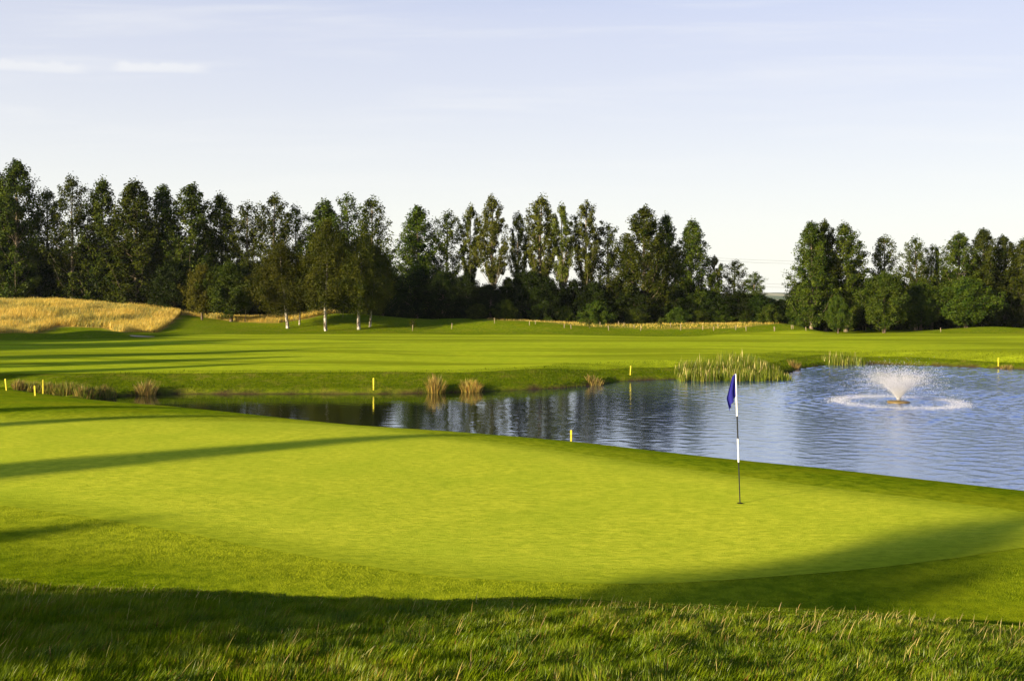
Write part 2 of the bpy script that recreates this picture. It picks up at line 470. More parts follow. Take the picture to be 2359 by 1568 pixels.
def zone_of(X, Y):
    sd = poly_dist(X, Y, POND, True); sd = np.where(inside(X, Y, POND), -sd, sd)
    nearside = sstep(0.45, 0.3, poly_dist(X, Y, NEAR_SHORE, False) / (poly_dist(X, Y, NEAR_SHORE, False) + poly_dist(X, Y, FAR_SHORE, False)))
    fr = nearside * sstep(0.0, 2.5, sd)
    fr = np.where(Y < 9.3, 0.15, fr)
    fr = np.maximum(fr, 0.45 * sstep(80, 100, Y))
    nz = vnoise(X * 1.7, Y * 1.7, 3)
    mud = sstep(0.55, 0.15, sd + 0.45 * nz) * (1 - nearside * 0.3)
    dd = poly_dist(X, Y, [(-20.5, 46.8), (-24, 47.3), (-27, 48.0)], False)
    mud = np.maximum(mud, 0.8 * sstep(1.1, 0.3, dd + 0.5 * nz))
    hay = np.zeros(X.shape)
    for P, kx in ((HAY, 1.0), (HAY2, 0.8), (HAY3, 0.35)):
        d = poly_dist(X, Y, P, True); d = np.where(inside(X, Y, P), -d, d)
        hay = np.maximum(hay, kx * sstep(0.5, -0.3, d + 0.8 * (nz - 0.5)) * (1 if kx > .6 else vnoise(X * .35, Y * .6, 15) * 1.4))
    hay = np.maximum(hay, 0.0)
    return np.stack([fr, mud, hay], -1)

xs = axis([(-160, -90, 3.5), (-90, -40, 1.0), (-40, -12, 0.5), (-12, 12, 0.2), (12, 45, 0.5), (45, 80, 1.0), (80, 160, 4)])
xs = np.array([-v for v in grow(0, 3800, 10)][::-1][:-1] ) - 160 if False else xs
xl = -160 - np.array(grow(0, 3600, 6, 1.35))[1:][::-1]; xr = 160 + np.array(grow(0, 3600, 6, 1.35))[1:]
xs = np.concatenate([xl, xs, xr])
ys = np.concatenate([-np.array(grow(10, 3000, 5, 1.35))[1:][::-1], axis([(-10, 2, 1.0), (2, 12.5, 0.12), (12.5, 44, 0.3), (44, 76, 0.25), (76, 94, 0.6), (94, 135, 0.4), (135, 180, 1.5)]), 180 + np.array(grow(0, 1200, 4, 1.3))[1:]])
GX, GY = np.meshgrid(xs, ys)
GZ = terrain(GX, GY)
nx, ny = len(xs), len(ys)
idx = np.arange(nx * ny).reshape(ny, nx)
q = np.stack([idx[:-1, :-1], idx[:-1, 1:], idx[1:, 1:], idx[1:, :-1]], -1).reshape(-1, 4)
me = mesh_np('ground', np.stack([GX, GY, GZ], -1).reshape(-1, 3), [q], [m_ground()], True)
set_col(me, 'zone', zone_of(GX, GY).reshape(-1, 3))
GROUND_ME = me
tag(obj('ground', me), 'grassy banks, mounds and rough ground around the pond', kind='structure')

def smooth_poly(pts, n=160):
    """closed Catmull-Rom through points, resampled"""
    out = []; m = len(pts)
    for i in range(m):
        p0, p1, p2, p3 = [np.array(pts[(i + k - 1) % m]) for k in range(4)]
        seg = max(2, int(n / m))
        for t in np.arange(seg) / seg:
            out.append(tuple(0.5 * ((2 * p1) + (-p0 + p2) * t + (2 * p0 - 5 * p1 + 4 * p2 - p3) * t ** 2 + (-p0 + 3 * p1 - 3 * p2 + p3) * t ** 3)))
    return out

def sheet(name, poly, res, dz, mat, zfun=None, edge=1.3):
    P = np.array(poly)
    x0, y0 = P.min(0); x1, y1 = P.max(0)
    gx, gy = np.meshgrid(np.arange(x0, x1, res[0]), np.arange(y0, y1, res[1]))
    gx = gx.ravel(); gy = gy.ravel()
    ok = inside(gx, gy, poly) & (poly_dist(gx, gy, poly, True) > 0.35 * min(res))
    pts = [Vector(p) for p in poly] + [Vector((a, b)) for a, b in zip(gx[ok], gy[ok])]
    n = len(poly)
    r = delaunay_2d_cdt(pts, [(i, (i + 1) % n) for i in range(n)], [], 1, 1e-5)
    V = np.array([(v.x, v.y) for v in r[0]])
    z = (terrain(V[:, 0], V[:, 1]) if zfun is None else zfun(V[:, 0], V[:, 1])) + dz
    me = mesh_np(name, np.column_stack([V, z]), [np.array([f for f in r[2] if len(f) == 3])], [mat], True)
    sdd = poly_dist(V[:, 0], V[:, 1], poly, True)
    e = sstep(edge, 0.0, sdd)
    set_col(me, 'edge', np.stack([e, e, e], -1))
    return obj(name, me)

green_near = [(0, 1165), (350, 1215), (700, 1280), (1000, 1325), (1300, 1343), (1550, 1343), (1800, 1327), (2000, 1310), (2200, 1285), (2358, 1262)]
green_far = [(2358, 1180), (2280, 1168), (2100, 1146), (1900, 1122), (1700, 1096), (1500, 1068), (1250, 1032), (1020, 1003), (900, 987), (700, 973), (400, 965), (0, 966)]
gp = [hit(a, b, 10.3)[:2] for a, b in green_near] + [(8.6, 14.0)] + [hit(a, b, 10.3)[:2] for a, b in green_far] + [(-17.5, 27), (-19, 23.5), (-16, 19.5), (-12, 17.8)]
GREEN = smooth_poly(gp, 260)
_cd = np.where(inside(GX, GY, GREEN), 0.0, poly_dist(GX, GY, GREEN, True)); _c = (sstep(2.6, 0.0, _cd + 0.9 * (vnoise(GX * .8, GY * .8, 77) - .5)) * np.interp(GX, [-6, 0, 4], [1.0, .75, .35])).ravel()
set_col(GROUND_ME, 'collar', np.stack([_c, _c, _c], -1))
tag(sheet('putting_green', GREEN, (0.3, 0.25), 0.005, m_turf('putting_green_turf', *C_GREEN)), 'smooth bright putting green', kind='structure')

fair_near = [(-500, 862), (0, 862), (400, 860), (860, 857), (1100, 857), (1400, 851), (1550, 846), (1700, 838), (1830, 824), (1930, 819), (2100, 823), (2358, 836), (2600, 850)]
fn = [hit(a, b, 44)[:2] for a, b in fair_near]
ff = [(90, 100), (70, 107), hit(2230, 769)[:2], hit(2000, 768)[:2], hit(1700, 768)[:2], (18, 112), (10, 112), (2, 111), (-6, 110), hit(900, 768)[:2], hit(640, 770)[:2], hit(430, 772)[:2], (-36, 98), (-46, 93), (-62, 91), (-95, 92)]
FAIR = smooth_poly([fn[0]] + fn[1:] + [(85, 75)] + ff, 260)
tag(sheet('fairway', FAIR, (0.7, 0.45), 0.016, m_turf('fairway_turf', *C_FAIR, True, 40, 2.5, 0.06), edge=2.2), 'broad striped fairway beyond the pond', kind='structure')

wp = [(x, y) for x, y in POND]
cxm = 18; 
WPOLY = [(-24, 43), (-24, 50), (-8, 53), (0, 56), (4, 61), (14, 64), (20, 75), (32, 76), (46, 70), (60, 52), (58, 4), (42, -6), (8, 22), (-6, 32), (-18, 41)]
def build_water():
    gx = np.arange(-24, 46, 0.085); gy = np.arange(4, 77, 0.085)
    X, Y = np.meshgrid(gx, gy)
    vis = inside(X, Y, WPOLY) & (Y > 14) & (X < Y * .54 + 4)
    wr = np.random.default_rng(5)
    Z = np.zeros(X.shape)
    calm = sstep(5, 21, X); r = np.hypot(X - FX, Y - FY)
    amp = 0.09 + 0.76 * calm + .13 * sstep(-4, 8, X)
    amp = amp * (0.75 + 0.5 * vnoise(X * .25, Y * .25, 71)) + 0.45 * sstep(12, 3, r)
    for k in range(46):
        wl = 0.26 * (1 + 3.2 * wr.random() ** 1.6)
        th = wr.normal(-1.75, 0.75); kk = 2 * math.pi / wl
        a = 0.0255 * wl / 6.8 * wr.uniform(.6, 1.3)
        Z += a * np.sin(kk * (X * math.cos(th) + Y * math.sin(th)) + wr.uniform(0, 6.28) + 1.6 * vnoise(X * .6, Y * .6, 80 + k))
    Z *= amp * 0.75
    Z += 0.016 * np.sin(r * 8.5 + 1.5 * vnoise(X * 1.5, Y * 1.5, 90)) * sstep(2.0, 2.8, r) * np.exp(-np.clip(r - 2.8, 0, None) / 1.1)
    keep = vis[:-1, :-1] & vis[1:, 1:] & vis[:-1, 1:] & vis[1:, :-1]
    nx = X.shape[1]; idx = np.arange(X.size).reshape(X.shape)
    q = np.stack([idx[:-1, :-1], idx[:-1, 1:], idx[1:, 1:], idx[1:, :-1]], -1)[keep]
    used = np.unique(q); rem = np.zeros(X.size, dtype=np.int64); rem[used] = np.arange(len(used))
    V = np.stack([X, Y, Z + WATER], -1).reshape(-1, 3)[used]
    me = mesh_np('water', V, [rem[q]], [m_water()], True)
    tag(obj('water', me), 'rippled pond reflecting sky and trees', kind='structure')
build_water()

bx, by, bz = hit(318, 776)
bp = smooth_poly([(bx - 1.0, by + 0.5), (bx - 0.2, by - 0.4), (bx + 1.4, by - 0.5), (bx + 1.6, by + 0.1), (bx + 0.3, by + 0.5)], 40)
tag(sheet('bunker_sand', bp, (0.5, 0.4), 0.06, simple('pale_sand', (0.62, 0.46, 0.24), 0.9, 0.1)), 'pale sand of a bunker at the foot of the golden mound', kind='structure')

# ------------------------------------------------------------------ distant country
def build_hills():
    xs = np.linspace(-2600, 2600, 260); ys = np.array([420, 520, 700, 900, 1150, 1400, 1650, 1900, 2150, 2400, 2600, 2800, 3000, 3400, 4000])
    X, Y = np.meshgrid(xs, ys)
    Z = -8 + 22.5 * sstep(900, 2700, Y) * (0.8 + 0.35 * vnoise(X / 420, Y / 600, 5)) + 5 * (vnoise(X / 130, Y / 160, 6) - 0.5) * sstep(700, 1600, Y)
    Z = Z - 30 * sstep(3000, 4000, Y)
    n = len(xs); idx = np.arange(X.size).reshape(X.shape)
    q = np.stack([idx[:-1, :-1], idx[:-1, 1:], idx[1:, 1:], idx[1:, :-1]], -1).reshape(-1, 4)
    m, nt, out = new_mat('far_fields')
    pos = N(nt, 'ShaderNodeNewGeometry').outputs['Position']
    v = N(nt, 'ShaderNodeTexVoronoi'); v.inputs['Scale'].default_value = 0.045
    L(nt, mapping(nt, pos, (1, 0.07, 1)), v.inputs['Vector'])
    cr = N(nt, 'ShaderNodeValToRGB'); L(nt, v.outputs['Color'], cr.inputs[0])
    e = cr.color_ramp.elements; e[0].color = (0.03, 0.05, 0.02, 1); e[1].color = (0.30, 0.30, 0.12, 1)
    e.new(0.35).color = (0.05, 0.08, 0.03, 1); e.new(0.55).color = (0.14, 0.2, 0.05, 1); e.new(0.75).color = (0.42, 0.38, 0.22, 1)
    prin(nt, out, cr.outputs[0], 0.9)
    o = obj('hills', mesh_np('hills', np.stack([X, Y, Z], -1).reshape(-1, 3), [q], [m], True))
    tag(o, 'low distant hills with fields seen through the gap in the trees', kind='structure')
    return X, Y, Z
build_hills()
def hillz(x, y):
    return -8 + 22.5 * sstep(900, 2700, y) * (0.8 + 0.35 * vnoise(x / 420, y / 600, 5)) + 5 * (vnoise(x / 130, y / 160, 6) - 0.5) * sstep(700, 1600, y)

# ------------------------------------------------------------------ blades
def blades(pos, length, width, lean, az, tint, segs=2, curve=0.35, tipw=0.0):
    """pos (N,3); lean = horizontal offset of the tip as a fraction of length; az direction of the lean"""
    n = len(pos)
    side_az = RNG.uniform(0, 2 * math.pi, n)
    sx = np.cos(side_az) * width * 0.5; sy = np.sin(side_az) * width * 0.5
    lx = np.cos(az) * lean * length; ly = np.sin(az) * lean * length
    hh = length * np.sqrt(np.clip(1 - lean ** 2, 0.05, 1))
    V = []; K = segs
    for k in range(K):
        t = k / K
        f = t ** (1 + curve)
        ww = (1 - 0.35 * t)
        cx = pos[:, 0] + lx * f; cy = pos[:, 1] + ly * f; cz = pos[:, 2] + hh * t
        V.append(np.stack([cx - sx * ww, cy - sy * ww, cz], -1)); V.append(np.stack([cx + sx * ww, cy + sy * ww, cz], -1))
    V.append(np.stack([pos[:, 0] + lx, pos[:, 1] + ly, pos[:, 2] + hh], -1))
    m = 2 * K + 1
    verts = np.stack(V, 1).reshape(-1, 3)
    b = np.arange(n)[:, None] * m
    quads = np.concatenate([b + np.array([[2 * k, 2 * k + 1, 2 * k + 3, 2 * k + 2]]) for k in range(K - 1)]) if K > 1 else np.zeros((0, 4), int)
    tris = b + np.array([[2 * K - 2, 2 * K - 1, 2 * K]])
    cols = np.repeat(tint, m, axis=0)
    return verts, quads, tris, cols

def blade_obj(name, parts, mat, parent=None, loc=(0, 0, 0)):
    off = 0; VV = []; QQ = []; TT = []; CC = []
    for v, q, t, c in parts:
        VV.append(v); QQ.append(q + off); TT.append(t + off); CC.append(c); off += len(v)
    me = mesh_np(name, np.concatenate(VV), [np.concatenate(QQ), np.concatenate(TT)], [mat])
    set_col(me, 'tint', np.concatenate(CC))
    return obj(name, me, parent, loc)

M_BLADE = m_blades('grass_blades', 0.35)
M_REED = m_blades('reed_blades', 0.3, 0.01)
M_MATT = m_blades('short_grass_blades', 0.15, 0.0)

def foreground():
    parts = []
    n = 330000
    d = 3.2 + (9.75 - 3.2) * RNG.random(n) ** 0.85
    x = RNG.uniform(-1, 1, n) * (0.56 * d + 1.1)
    edge = 8.75 + 0.25 * (vnoise(x * 2.5, d * 0 + 3, 8) - 0.5) + 0.3 * vnoise(x * 0.6, d * 0, 12)
    keep = d < edge
    d = d[keep]; x = x[keep]; n = len(d); edge = edge[keep]
    z = terrain(x, d)
    clump = vnoise(x * 3.2, d * 3.2, 1); cl2 = vnoise(x * 0.9, d * 0.9, 2); cl3 = vnoise(x * 9, d * 9, 5)
    short = sstep(0.0, 1.6, edge - d + 0.8 * (cl2 - 0.5)) * 0.75 + 0.25
    short = short * np.interp(x, [-2, 1.5, 5], [1.0, 0.85, 0.6]) 
    ln = (0.022 + 0.045 * RNG.random(n) + 0.075 * clump * cl3) * short
    cdir = vnoise(x * 5.5, d * 5.5, 14); cl4 = vnoise(x * 4.2, d * 4.2, 15)
    lean = np.clip(0.30 + 0.45 * RNG.random(n) + 0.5 * (cl4 - 0.5), 0.05, 0.95)
    az = RNG.normal(0.35, 0.5, n) + 3.4 * (cdir - 0.5)
    z = z + 0.075 * short * np.clip(vnoise(x * 6.5, d * 6.5, 16) * .65 + vnoise(x * 14, d * 14, 17) * .35 - .42, 0, 1) * 1.5
    brown = (RNG.random(n) < .03)[:, None]
    g1 = np.array([0.040, 0.095, 0.001]); g2 = np.array([0.235, 0.30, 0.005]); g3 = np.array([0.36, 0.30, 0.035])
    u = np.clip(RNG.random(n) * 0.6 + clump * 0.5 - 0.05, 0, 1)[:, None]
    tint = g1 * (1 - u) + g2 * u
    dry = (RNG.random(n) < 0.02 + 0.09 * (clump * cl2 > 0.33))[:, None]
    tint = np.where(dry, g3 * (0.6 + 0.5 * RNG.random((n, 1))), tint)
    tint = np.where(brown, np.array([0.20, 0.09, 0.02]), tint)
    w = np.where(dry[:, 0], 0.005, 0.004) * (0.7 + 0.6 * RNG.random(n))
    pos = np.stack([x, d, z - 0.004], -1)
    parts.append(blades(pos, ln, w, lean, az, tint, 2))
    # taller pale stalks with seed heads, scattered in loose drifts
    n = 4800
    d = 3.4 + 5.3 * RNG.random(n); x = RNG.uniform(-1, 1, n) * (0.56 * d + 1)
    k = RNG.random(n) < (0.12 + 1.2 * np.clip(vnoise(x * 1.4, d * 1.4, 21) - 0.5, 0, 1) * 2)
    d = d[k]; x = x[k]; n = len(d); z = terrain(x, d)
    ln = RNG.uniform(0.07, 0.17, n) * np.interp(d, [7, 8.8], [1, 0.55])
    lean = np.clip(RNG.normal(0.55, 0.2, n), 0.1, 0.92); az = RNG.normal(0.3, 0.55, n)
    tint = np.array([0.55, 0.44, 0.13]) * RNG.uniform(0.5, 1.1, (n, 1)) + RNG.normal(0, 0.02, (n, 3))
    parts.append(blades(np.stack([x, d, z], -1), ln, RNG.uniform(0.0028, 0.0052, n), lean, az, np.clip(tint, 0.02, 1), 3))
    o = blade_obj('rough_grass', parts, M_BLADE)
    tag(o, 'long tufted rough grass on the mound in the foreground', 'grass', kind='stuff')
foreground()

def hay_field(name, poly, n, hmin, hmax, label, w=0.05, dark=0.0):
    P = np.array(poly); x0, y0 = P.min(0); x1, y1 = P.max(0)
    x = RNG.uniform(x0, x1, n * 3); y = RNG.uniform(y0, y1, n * 3)
    d = poly_dist(x, y, poly, True)
    k = inside(x, y, poly) & (vnoise(x * 1.1, y * 0.8, 31) * 0.9 + RNG.random(len(x)) > 0.38 + 0.3 * (d < 0.5)); x = x[k][:n]; y = y[k][:n]; n = len(x)
    c1 = vnoise(x * 0.55, y * 0.5, 41); c2 = vnoise(x * 0.16, y * 0.25, 42)
    ln = RNG.uniform(hmin, hmax, n) * (0.65 + 0.6 * c1)
    tint = np.array([0.84, 0.60, 0.12]) * (0.55 + 0.55 * RNG.random((n, 1)))
    t2 = np.array([0.55, 0.42, 0.05])
    tint = tint * (1 - 0.5 * c2[:, None]) + t2 * 0.5 * c2[:, None]
    gr = (RNG.random(n) < 0.12 + 0.35 * (vnoise(x * 0.3, y * 0.4, 43) > 0.62))[:, None]
    tint = np.where(gr, np.array([0.20, 0.22, 0.05]), tint)
    o = blade_obj(name, [blades(np.stack([x, y, terrain(x, y) - 0.02], -1), ln, RNG.uniform(0.6, 1.4, n) * w, np.clip(RNG.normal(0.3, 0.15, n), 0, .8), RNG.normal(0.3, 0.9, n), tint, 2)], M_BLADE)
    tag(o, label, 'grass', kind='stuff')
hay_field('golden_grass', HAY, 170000, 0.40, 0.95, 'tall golden hay grass covering the mound on the left', 0.032)
hay_field('golden_grass', HAY2, 26000, 0.3, 0.8, 'strip of dry grass behind the birches', 0.032)
hay_field('golden_grass', HAY3, 9000, 0.10, 0.34, 'strip of dry grass in front of the middle trees', 0.032)

def short_grass(name, n, box, keepf, hmin, hmax, w, ga, gb, label, near=None):
    x0, x1, y0, y1 = box
    y = RNG.uniform(y0, y1, n); x = RNG.uniform(x0, x1, n)
    k = keepf(x, y); x = x[k]; y = y[k]; n = len(x)
    c = vnoise(x * 1.3, y * 1.3, 61); c2 = vnoise(x * 5, y * 5, 62)
    ln = RNG.uniform(hmin, hmax, n) * (.6 + .8 * c * c2 + .2 * c)
    u = np.clip(RNG.random((n, 1)) * .7 + (c[:, None] - .35) * .8, 0, 1)
    tint = np.array(ga) * (1 - u) + np.array(gb) * u
    if near is not None:
        k = near(x, y)[:, None]; tint = tint * (1 - k) + np.array([.36, .40, .015]) * (.75 + .4 * RNG.random((n, 1))) * k
    o = blade_obj(name, [blades(np.stack([x, y, terrain(x, y) - .003], -1), ln, w * RNG.uniform(.6, 1.4, n), np.clip(RNG.normal(.4, .2, n), 0, .9), RNG.normal(.3, 1.2, n), tint, 2)], M_MATT)
    tag(o, label, 'grass', kind='stuff')
def k_bank(x, y):
    sd = poly_dist(x, y, POND, True); df = poly_dist(x, y, FAR_SHORE, False)
    return (~inside(x, y, POND)) & (df < sd + .02) & (sd < 4.0) & (np.abs(x) < y * .56 + 1) & (RNG.random(len(x)) < np.interp(sd, [0, .5, 4], [1, .8, .3]))
short_grass('bank_grass', 420000, (-32, 40, 47, 78), k_bank, .05, .15, .020, (.04, .075, .002), (.11, .14, .005), 'rough grass hanging over the muddy edge of the far bank')
def k_fringe(x, y):
    return (~inside(x, y, GREEN)) & (poly_dist(x, y, GREEN, True) > .02) & (np.abs(x) < y * .56 + .6) & (y > 9.4) & (RNG.random(len(x)) < np.interp(y, [9.5, 12, 17], [1, .8, .3]))
short_grass('fringe_grass', 420000, (-9, 9, 9.4, 16), k_fringe, .010, .026, .0042, (.045, .09, .001), (.16, .21, .004), 'short grass of the fringe around the near edge of the green',
            near=lambda x, y: .85 * sstep(2.6, 0, poly_dist(x, y, GREEN, True) + .9 * (vnoise(x * .8, y * .8, 77) - .5)) * np.interp(x, [-6, 0, 4], [1, .75, .35]))

# ------------------------------------------------------------------ trees
def tree_meshes(seed, kind, leafmat, barkmat):
    """crown and trunk meshes of a tree 1 unit = 1 m; returns (trunk mesh, crown mesh, height, width)"""
    rg = np.random.default_rng(seed)
    K = dict(
        poplar=dict(H=16, W=5.0, base=0.08, nb=95, prof=[(0, .4), (.08, .75), (.3, 1), (.55, .94), (.8, .68), (.93, .40), (1, .12)], ang=(50, 68), per=105, sig=.33, leaf=(.14, .26), droop=0, fill=.35),
        slim=dict(H=16, W=3.6, base=0.33, nb=60, prof=[(0, .12), (.15, .45), (.4, .9), (.68, 1), (.88, .72), (1, .2)], ang=(62, 76), per=88, sig=.25, leaf=(.13, .24), droop=0, fill=.5),
        open=dict(H=16, W=5.0, base=0.16, nb=54, prof=[(0, .35), (.2, .85), (.45, 1), (.75, .85), (.92, .58), (1, .2)], ang=(42, 64), per=82, sig=.33, leaf=(.14, .26), droop=0, fill=.3),
        birch=dict(H=9, W=5.0, base=0.30, nb=90, prof=[(0, .35), (.15, .85), (.4, 1), (.7, .72), (.9, .35), (1, .08)], ang=(25, 50), per=110, sig=.28, leaf=(.08, .14), droop=.55, fill=.25),
        scrub=dict(H=8, W=7.0, base=0.07, nb=90, prof=[(0, .75), (.2, .95), (.5, 1), (.8, .72), (1, .2)], ang=(10, 50), per=105, sig=.38, leaf=(.14, .26), droop=.1, fill=.25),
        round=dict(H=8, W=7.0, base=0.22, nb=90, prof=[(0, .55), (.2, .95), (.5, 1), (.8, .72), (1, .2)], ang=(10, 50), per=105, sig=.38, leaf=(.14, .26), droop=.1, fill=.25),
        bush=dict(H=4, W=4.6, base=0.03, nb=60, prof=[(0, .85), (.3, 1), (.7, .8), (1, .25)], ang=(5, 60), per=85, sig=.28, leaf=(.13, .24), droop=.05, fill=.2),
        spire=dict(H=12, W=2.6, base=0.1, nb=70, prof=[(0, 1), (.3, .85), (.7, .45), (1, .05)], ang=(0, 25), per=60, sig=.16, leaf=(.12, .2), droop=.1, fill=.3),
    )[kind]
    H, W = K['H'], K['W']
    mb = MB()
    wob = [rg.normal(0, .012 * H / 2), rg.normal(0, .012 * H / 2)]
    def trunk_xy(t):
        return (wob[0] * math.sin(t * 3.1) + 0.05 * math.sin(t * 11 + seed), wob[1] * math.sin(t * 2.6 + 1) - wob[1] * math.sin(1) + 0.05 * math.sin(t * 9))
    tp = []; tr = []
    r0 = {'bush': .07, 'birch': .10, 'round': .2, 'scrub': .2}.get(kind, .2)
    for i in range(12):
        t = i / 11 * 0.94
        x, y = trunk_xy(t); tp.append((x, y, t * H)); tr.append(r0 * (1.12 if i == 0 else 1) * (1 - t) ** 0.8 + 0.015)
    if kind == 'bush':
        for k in range(5):
            a = k * 1.26; mb.tube([(0.1 * math.cos(a), 0.1 * math.sin(a), -0.1), (0.5 * math.cos(a), 0.5 * math.sin(a), H * .35), (1.0 * math.cos(a), 1.0 * math.sin(a), H * .7)], [.05, .035, .015], 5)
    else:
        mb.tube([(tp[0][0], tp[0][1], -0.4)] + tp, [tr[0]] + tr, 7)
    pr = np.array(K['prof'])
    cs = []; ws = []
    az = rg.uniform(0, 6.28)
    lob = rg.uniform(0, 6.28, 4)
    for i in range(K['nb']):
        az += 2.399 + rg.normal(0, .25)
        ft = (i + .5) / K['nb']
        ft = ft ** 0.92
        rr = np.interp(ft, pr[:, 0], pr[:, 1]) * W / 2
        rr *= (0.62 + 0.5 * rg.random()) * (1 + 0.16 * math.sin(2 * az + lob[0] + ft * 5) + 0.1 * math.sin(3 * az + lob[1] - ft * 9))
        zt = H * (K['base'] + (1 - K['base']) * ft) - 0.25
        an = R(rg.uniform(*K['ang']))
        rise = rr * math.tan(an) if kind not in ('round', 'bush', 'scrub') else rr * math.tan(an) * 0.6
        z0 = max(zt - rise, H * K['base'] * (0.5 + 0.5 * ft) * 0.9)
        x0, y0 = trunk_xy(min(z0 / H, .94))
        e = np.array([x0 + rr * math.cos(az), y0 + rr * math.sin(az), zt])
        s = np.array([x0, y0, z0])
        mid = s * .5 + e * .5 + np.array([0.1 * rr * math.cos(az), 0.1 * rr * math.sin(az), -0.06 * rise + K['droop'] * rr * .4])
        if rr > .35 and kind != 'birch':
            rb = max(.012, .045 * (1 - ft) + .012) * (1.0 if kind != 'bush' else .6)
            mb.tube([s, mid, e * .93 + s * .07], [rb, rb * .65, .008], 4, 0, False)
        nc = max(2, int(3 + rr * 1.6))
        for k in range(nc):
            u = K['fill'] + (1 - K['fill']) * (k + rg.random()) / nc
            c = (1 - u) ** 2 * s + 2 * u * (1 - u) * mid + u * u * e
            c = c + rg.normal(0, .12, 3) * rr * .5
            cs.append(c); ws.append(0.6 + .8 * rg.random())
            if K['droop'] > .3 and u > .5:
                for q_ in range(2):
                    cs.append(c - np.array([rg.normal(0, .12), rg.normal(0, .12), (q_ + 1) * .42])); ws.append(.55)
    x1, y1 = trunk_xy(.94)
    for k in range(4):
        cs.append(np.array([x1 + rg.normal(0, .12), y1 + rg.normal(0, .12), H * (.95 + .016 * k)])); ws.append(.45)
    cs = np.array(cs); ws = np.array(ws)
    ntot = int(K['nb'] * K['per'] * 3.3)
    cnt = np.maximum(6, (ws / ws.sum() * ntot)).astype(int)
    ci = np.repeat(np.arange(len(cs)), cnt)
    nn = len(ci)
    sg = K['sig'] * (0.55 + 0.9 * rg.random(len(cs)))
    dv = rg.normal(0, 1, (nn, 3)); dv /= np.linalg.norm(dv, axis=1)[:, None]
    P = cs[ci] + dv * (rg.random(nn) ** .45 * 1.42)[:, None] * sg[ci][:, None] * np.array([1, 1, 1.2])
    sz = rg.uniform(*K['leaf'], nn)
    a = rg.normal(0, 1, (nn, 3)); a /= np.linalg.norm(a, axis=1)[:, None]
    # leaves face outwards and upwards loosely
    outw = P - np.stack([np.zeros(nn), np.zeros(nn), P[:, 2] - 0.3], -1)
    outw /= (np.linalg.norm(outw, axis=1)[:, None] + 1e-6)
    nrm = a * 0.75 + outw * 0.55 + np.array([0, 0, .25]); nrm /= np.linalg.norm(nrm, axis=1)[:, None]
    b = rg.normal(0, 1, (nn, 3)); t1 = np.cross(nrm, b); t1 /= (np.linalg.norm(t1, axis=1)[:, None] + 1e-6); t2 = np.cross(nrm, t1)
    V = np.stack([P - t1 * sz[:, None] * .5, P + t2 * sz[:, None] * .32, P + t1 * sz[:, None] * .5, P - t2 * sz[:, None] * .32], 1).reshape(-1, 3)
    fq = np.arange(nn * 4).reshape(-1, 4)
    # actual extents
    ztop = np.quantile(P[:, 2], .998); wid = np.quantile(P[:, 0], .985) - np.quantile(P[:, 0], .015)
    return (mb.mesh(kind + '_trunk', [barkmat], True), mesh_np(kind + '_crown', V, [fq], [leafmat]), ztop, wid)

ML_POP = m_leaf('poplar_leaves', (0.013, 0.027, 0.002), (0.072, 0.092, 0.007))
ML_SLIM = m_leaf('slender_poplar_leaves', (0.032, 0.046, 0.004), (0.110, 0.122, 0.014))
ML_BIR = m_leaf('birch_leaves', (0.026, 0.034, 0.002), (0.066, 0.068, 0.005))
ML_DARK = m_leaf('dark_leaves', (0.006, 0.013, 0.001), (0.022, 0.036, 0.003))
ML_YEL = m_leaf('yellowing_leaves', (0.055, 0.064, 0.004), (0.12, 0.118, 0.007))
ML_BUSH = m_leaf('bush_leaves', (0.020, 0.038, 0.003), (0.060, 0.080, 0.006))
MB_POP = m_bark('poplar_bark', (0.10, 0.08, 0.05), (0.28, 0.23, 0.15))
MB_BIR = m_bark('birch_bark', (0.06, 0.045, 0.03), (0.58, 0.53, 0.42), 2.2)
MB_DRK = m_bark('brown_bark', (0.07, 0.05, 0.035), (0.20, 0.15, 0.10))

VAR = {}
def variants(key, kind, n, leaf, bark, s0):
    VAR[key] = [tree_meshes(s0 + i * 17, kind, leaf, bark) for i in range(n)]
variants('poplar', 'poplar', 4, ML_POP, MB_POP, 100)
variants('open', 'open', 3, ML_POP, MB_POP, 300)
variants('slim', 'slim', 4, ML_SLIM, MB_POP, 500)
variants('birch', 'birch', 3, ML_BIR, MB_BIR, 700)
variants('round', 'round', 2, ML_BUSH, MB_DRK, 900)
variants('dark', 'scrub', 2, ML_DARK, MB_DRK, 950)
variants('yellow', 'round', 1, ML_YEL, MB_DRK, 990)
variants('bush', 'bush', 2, ML_BUSH, MB_DRK, 1100)
variants('spire', 'spire', 1, ML_DARK, MB_DRK, 1300)
G1 = 'poplars in the row behind the golden mound'
NAMES = dict(poplar='poplar_tree', open='poplar_tree', slim='slender_poplar_tree', birch='birch_tree', round='broadleaf_tree', dark='broadleaf_tree', yellow='broadleaf_tree', bush='bush', spire='conifer_tree')
_ctr = {}
def tree(key, x, y, height, width, label, cat='tree', group=None, lean=(0, 0), d_ok=True):
    i = _ctr.get(key, 0); _ctr[key] = i + 1
    tm, cm, h0, w0 = VAR[key][i % len(VAR[key])]
    root = empty(NAMES[key], (x, y, tz(x, y)), 0)
    rz = random.uniform(0, 6.28)
    root.rotation_euler = (lean[0], lean[1], 0)
    tag(root, label, cat, group)
    for nm, me in (('trunk', tm), ('crown', cm)):
        o = obj(nm, me, root); sw = width * {'poplar': 1.2 if group == G1 else 1.02, 'open': 1.08 if group == G1 else 1.0, 'slim': .80, 'birch': 1.1}.get(key, 1.0) / w0
        o.scale = (sw, sw, height / h0); o.rotation_euler = (0, 0, rz)
    return root
